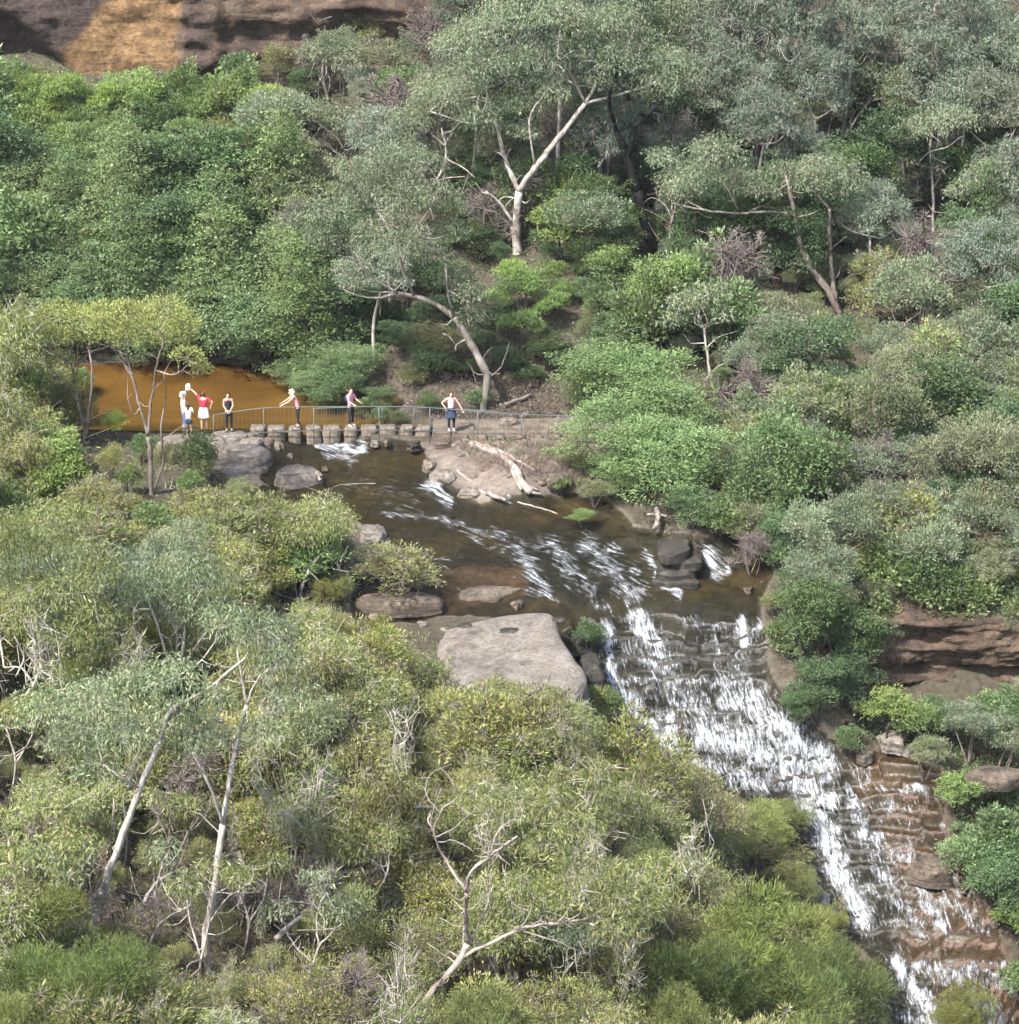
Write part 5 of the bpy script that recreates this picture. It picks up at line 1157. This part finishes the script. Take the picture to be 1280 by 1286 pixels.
    for hp, kn, an, to in legs: skin_obj('shoe', [an + [0, .035, -.035], an + [0, -.04, -.04], to + [0, -.01, .005]], [(0, 1), (1, 2)], [(.042, .04), (.045, .038), (.040, .028)], M[shoes], e, 1)
    hv = [T((0, .02, 1.60)), T((0, .035, 1.655)), T((0, .06, 1.56))]; hr_ = [(.092, .092), (.080, .085), (.080, .06)]; he = [(0, 1), (0, 2)]
    if longhair: hv += [T((0, .085, 1.47)), T((0, .095, 1.36))]; hr_ += [(.075, .045), (.05, .03)]; he += [(2, 3), (3, 4)]
    skin_obj('hair', hv, he, hr_, M[hair], e)
    if hat: skin_obj('hat', [T((0, -.01, 1.64)), T((0, .0, 1.72)), T((0, -.13, 1.635))], [(0, 1), (0, 2)], [(.105, .11), (.08, .08), (.06, .012)], M[hat], e)
    for q in (-.032, .032): skin_obj('eye', [T((q, -.108, 1.60)), T((q, -.118, 1.60))], [(0, 1)], [.012, .008], M['dark_hair'], e, 1)
    if skirt:
        a_ = np.linspace(0, 2 * np.pi, 20, endpoint=False); Vk = []; 
        for zz, rx, ry in ((1.02, .150, .125), (.90, .185, .155), (.74, .215, .18), (.60, .235, .19)): Vk.append(np.c_[np.cos(a_) * rx * (1 + .05 * np.sin(5 * a_)), np.sin(a_) * ry * (1 + .05 * np.sin(5 * a_)), np.full(20, zz)])
        Vk = np.vstack(Vk); Fk = np.array([(k*20 + i, k*20 + (i+1) % 20, (k+1)*20 + (i+1) % 20, (k+1)*20 + i) for k in range(3) for i in range(20)])
        obj('wrap', mesh_np('wrap', Vk, Fk, True), M[skirt], e)
    if pack:
        o = skin_obj('backpack', [T((0, .16, 1.05)), T((0, .19, 1.20)), T((0, .16, 1.38))], [(0, 1), (1, 2)], [(.13, .08), (.15, .10), (.12, .07)], M[pack], e)
    if carry:
        hpos = Matrix.Rotation(facing, 4, 'Z') @ Vector(hands[carry[0]] * s) + Vector(p)
        c_ = obj('cloth_bag', rock_mesh('cloth_bag', blob(.20, .16, 9, 401), -.12, .12, 402, rings=3, layers=4, rough=.03, dome=.3, inset=.3), M[carry[1]], loc=tuple(hpos)); tag(c_, carry[2], 'bag')
    return tag(e, label, 'person')
PI = math.pi
DN = ((.05, .02, -.27), (.06, -.06, -.50)); DNr = ((-.05, .02, -.27), (-.06, -.06, -.50))
person('person in a long sleeved pink shirt and blue trousers standing behind two walkers', 232, 544, 0, PI * .62, 1.66, (DN, DNr), 'pale_pink', 'blue_cloth', 'blond_hair', sleeves='long', hat='white_cloth')
person('person in a white shirt and navy shorts seen from behind', 238, 549, -.02, PI * .95, 1.45, (((.08, -.05, -.24), (.05, -.20, -.36)), ((-.08, -.05, -.24), (-.05, -.20, -.36))), 'white_cloth', 'navy_cloth', 'brown_hair', long_legs=False, shoes='shoe_white', longhair=True)
person('person in a red top and white wrap raising one arm with a white bag', 257, 541, 0, PI * .97, 1.66, (((.17, -.05, .20), (.36, -.08, .36)), ((-.22, .02, -.16), (-.12, -.05, -.36))), 'red_cloth', 'navy_cloth', 'brown_hair', long_legs=False, skirt='white_cloth', carry=(0, 'white_cloth', 'crumpled white bag held up by the person in red'))
person('person in a sleeveless black vest and dark trousers with hands clasped in front', 288, 541.5, 0, .12, 1.62, (((.035, -.02, -.27), (-.09, -.19, -.43)), ((-.035, -.02, -.27), (.09, -.19, -.43))), 'black_cloth', 'black_cloth', 'brown_hair', vest=True)
person('person with pale hair and a pink singlet bending towards the railing', 375, 536, .05, -PI * .45, 1.62, (((.03, -.20, -.18), (.0, -.42, -.30)), ((-.03, -.20, -.18), (-.0, -.42, -.30))), 'pink_cloth', 'black_cloth', 'blond_hair', lean=.42, vest=True, long_legs=True)
person('person in a pink shirt with a dark backpack on a stepping stone', 441, 535, .05, PI * .30, 1.60, (((.07, -.12, -.24), (.05, -.32, -.32)), ((-.07, -.12, -.24), (-.05, -.32, -.32))), 'pink_cloth', 'black_cloth', 'brown_hair', pack='navy_cloth', shoes='shoe_white')
person('person in a pale singlet and black trousers hand on hip on the path', 567, 541, .14, .15, 1.64, (((.15, -.02, -.24), (.27, -.10, -.46)), ((-.22, .03, -.18), (-.10, -.06, -.36))), 'pale_pink', 'black_cloth', 'brown_hair', vest=True, skirt='navy_cloth', shoes='shoe_white')

# ------------------------------------------------------------------ low ground cover that fills the gaps between the plants
def cover(name, label, n, poly, mat, L, Wd, spread, tint, mode='out', seed=0, free=False):
    r = np.random.default_rng(seed + 900); xs_, ys_ = [q[0] for q in poly], [q[1] for q in poly]
    a = r.uniform(min(xs_), max(xs_), n * 3); b = r.uniform(min(ys_), max(ys_), n * 3); ok = inpoly(a, b, poly)
    for q in ([] if free else CLEAR[:2] + CLEAR[4:]): ok &= ~inpoly(a, b, q)
    a, b = a[ok][:n], b[ok][:n]; Vs, Fs, n0 = [], [], 0
    for px_, py_ in zip(a, b):
        p = hit(px_, py_)
        if p[2] < -.02 and p[1] > 96.5 and p[0] < -1: continue
        Vq, Fq_ = clump_leaves(r, p, (spread, spread, spread * r.uniform(.5, 1.3)), 16, mode, L, Wd, 0.0); Vs.append(Vq); Fs.append(Fq_ + n0); n0 += len(Vq)
    o = obj(name, mesh_np(name, np.concatenate(Vs), np.concatenate(Fs)), M[mat]); o.color = (*tint, 1); return tag(o, label, 'undergrowth', kind='stuff')
cover('undergrowth', 'low green undergrowth covering the far slopes', 4200, [(-30,60),(600,90),(1310,-20),(1310,800),(960,700),(880,560),(700,420),(600,380),(480,400),(340,440),(-30,440)], 'green', .14, .05, .35, (.8, .8, .8))
cover('undergrowth', 'dry olive undergrowth covering the near scrub', 4200, [(-30,520),(200,560),(440,650),(450,780),(740,870),(780,960),(1000,1130),(1100,1310),(-30,1310)], 'olive', .15, .03, .32, (.95, .92, .85), seed=1)
cover('undergrowth', 'green undergrowth on the bank beside the falls', 700, [(980,800),(1060,880),(1090,940),(1180,950),(1200,1060),(1270,1180),(1310,1290),(1310,880),(1080,880),(1080,800)], 'green', .13, .05, .3, (.8, .85, .8), seed=2)
cover('leaf_litter', 'fallen twigs and brown litter under the near scrub', 2500, [(-30,960),(740,960),(830,1100),(900,1310),(-30,1310)], 'brown', .20, .014, .35, (1.2, 1.1, 1.0), seed=3)
cover('leaf_litter', 'tangled dry twigs caught on the driftwood bank', 330, [(560,556),(640,560),(735,558),(738,612),(690,606),(660,600),(600,585)], 'brown', .34, .016, .16, (1.5, 1.4, 1.3), seed=4, free=True)
cover('grass_tufts', 'sparse green tufts beside the path and driftwood', 120, [(560,536),(740,540),(738,600),(700,596),(640,572),(590,566)], 'green', .16, .03, .14, (.8, .85, .7), seed=5, free=True)
cover('leaf_litter', 'dead leaves and twigs on the shaded bank behind the path', 420, [(480,470),(560,430),(690,450),(700,530),(480,530)], 'brown', .16, .04, .22, (.8, .75, .7), seed=6, free=True)
RS = [(585,572),(612,590),(640,598),(668,580),(690,566),(625,560),(715,585),(705,612),(660,556),(575,560),(728,600),(598,600),(470,556),(488,556),(350,560),(365,572),(408,588),(330,590),(600,552),(680,606),(1085,950),(1140,944),(1060,905),(985,735),(1000,720),(940,742),(560,792),(530,785),(650,760),(470,775)]
for k, (a, b) in enumerate(RS):
    p = hit(a, b); w = random.uniform(.25, .55)
    o = obj('small_rock', rock_mesh('small_rock', blob(w, w * .8, 8, 600 + k, .35), -w * .4, w * .3, 600 + k, rings=4, rough=.09, dome=.2, inset=.2), M[('stone', 'stone_brown', 'stone_block')[k % 3]], loc=tuple(p)); o.rotation_euler = (random.uniform(-.3, .3), random.uniform(-.3, .3), random.uniform(0, 6))
    tag(o, ('small grey rock', 'small dark brown rock', 'small tan rock')[k % 3] + ' lying loose beside the creek', 'rock', ('grey', 'dark brown', 'tan')[k % 3] + ' rocks loose beside the creek')
hz = MB(); hz.box((-75, -6, -36), (75, 160, 45))
hm = newmat('haze'); N = NT(hm); pv_ = N.new('VolumePrincipled'); pv_.inputs['Color'].default_value = (.90, .95, 1, 1); pv_.inputs['Density'].default_value = HAZE
N.l.new(pv_.outputs[0], N.new('OutputMaterial').inputs['Volume'])
tag(hz.build('haze', hm), kind='stuff')
#--END--
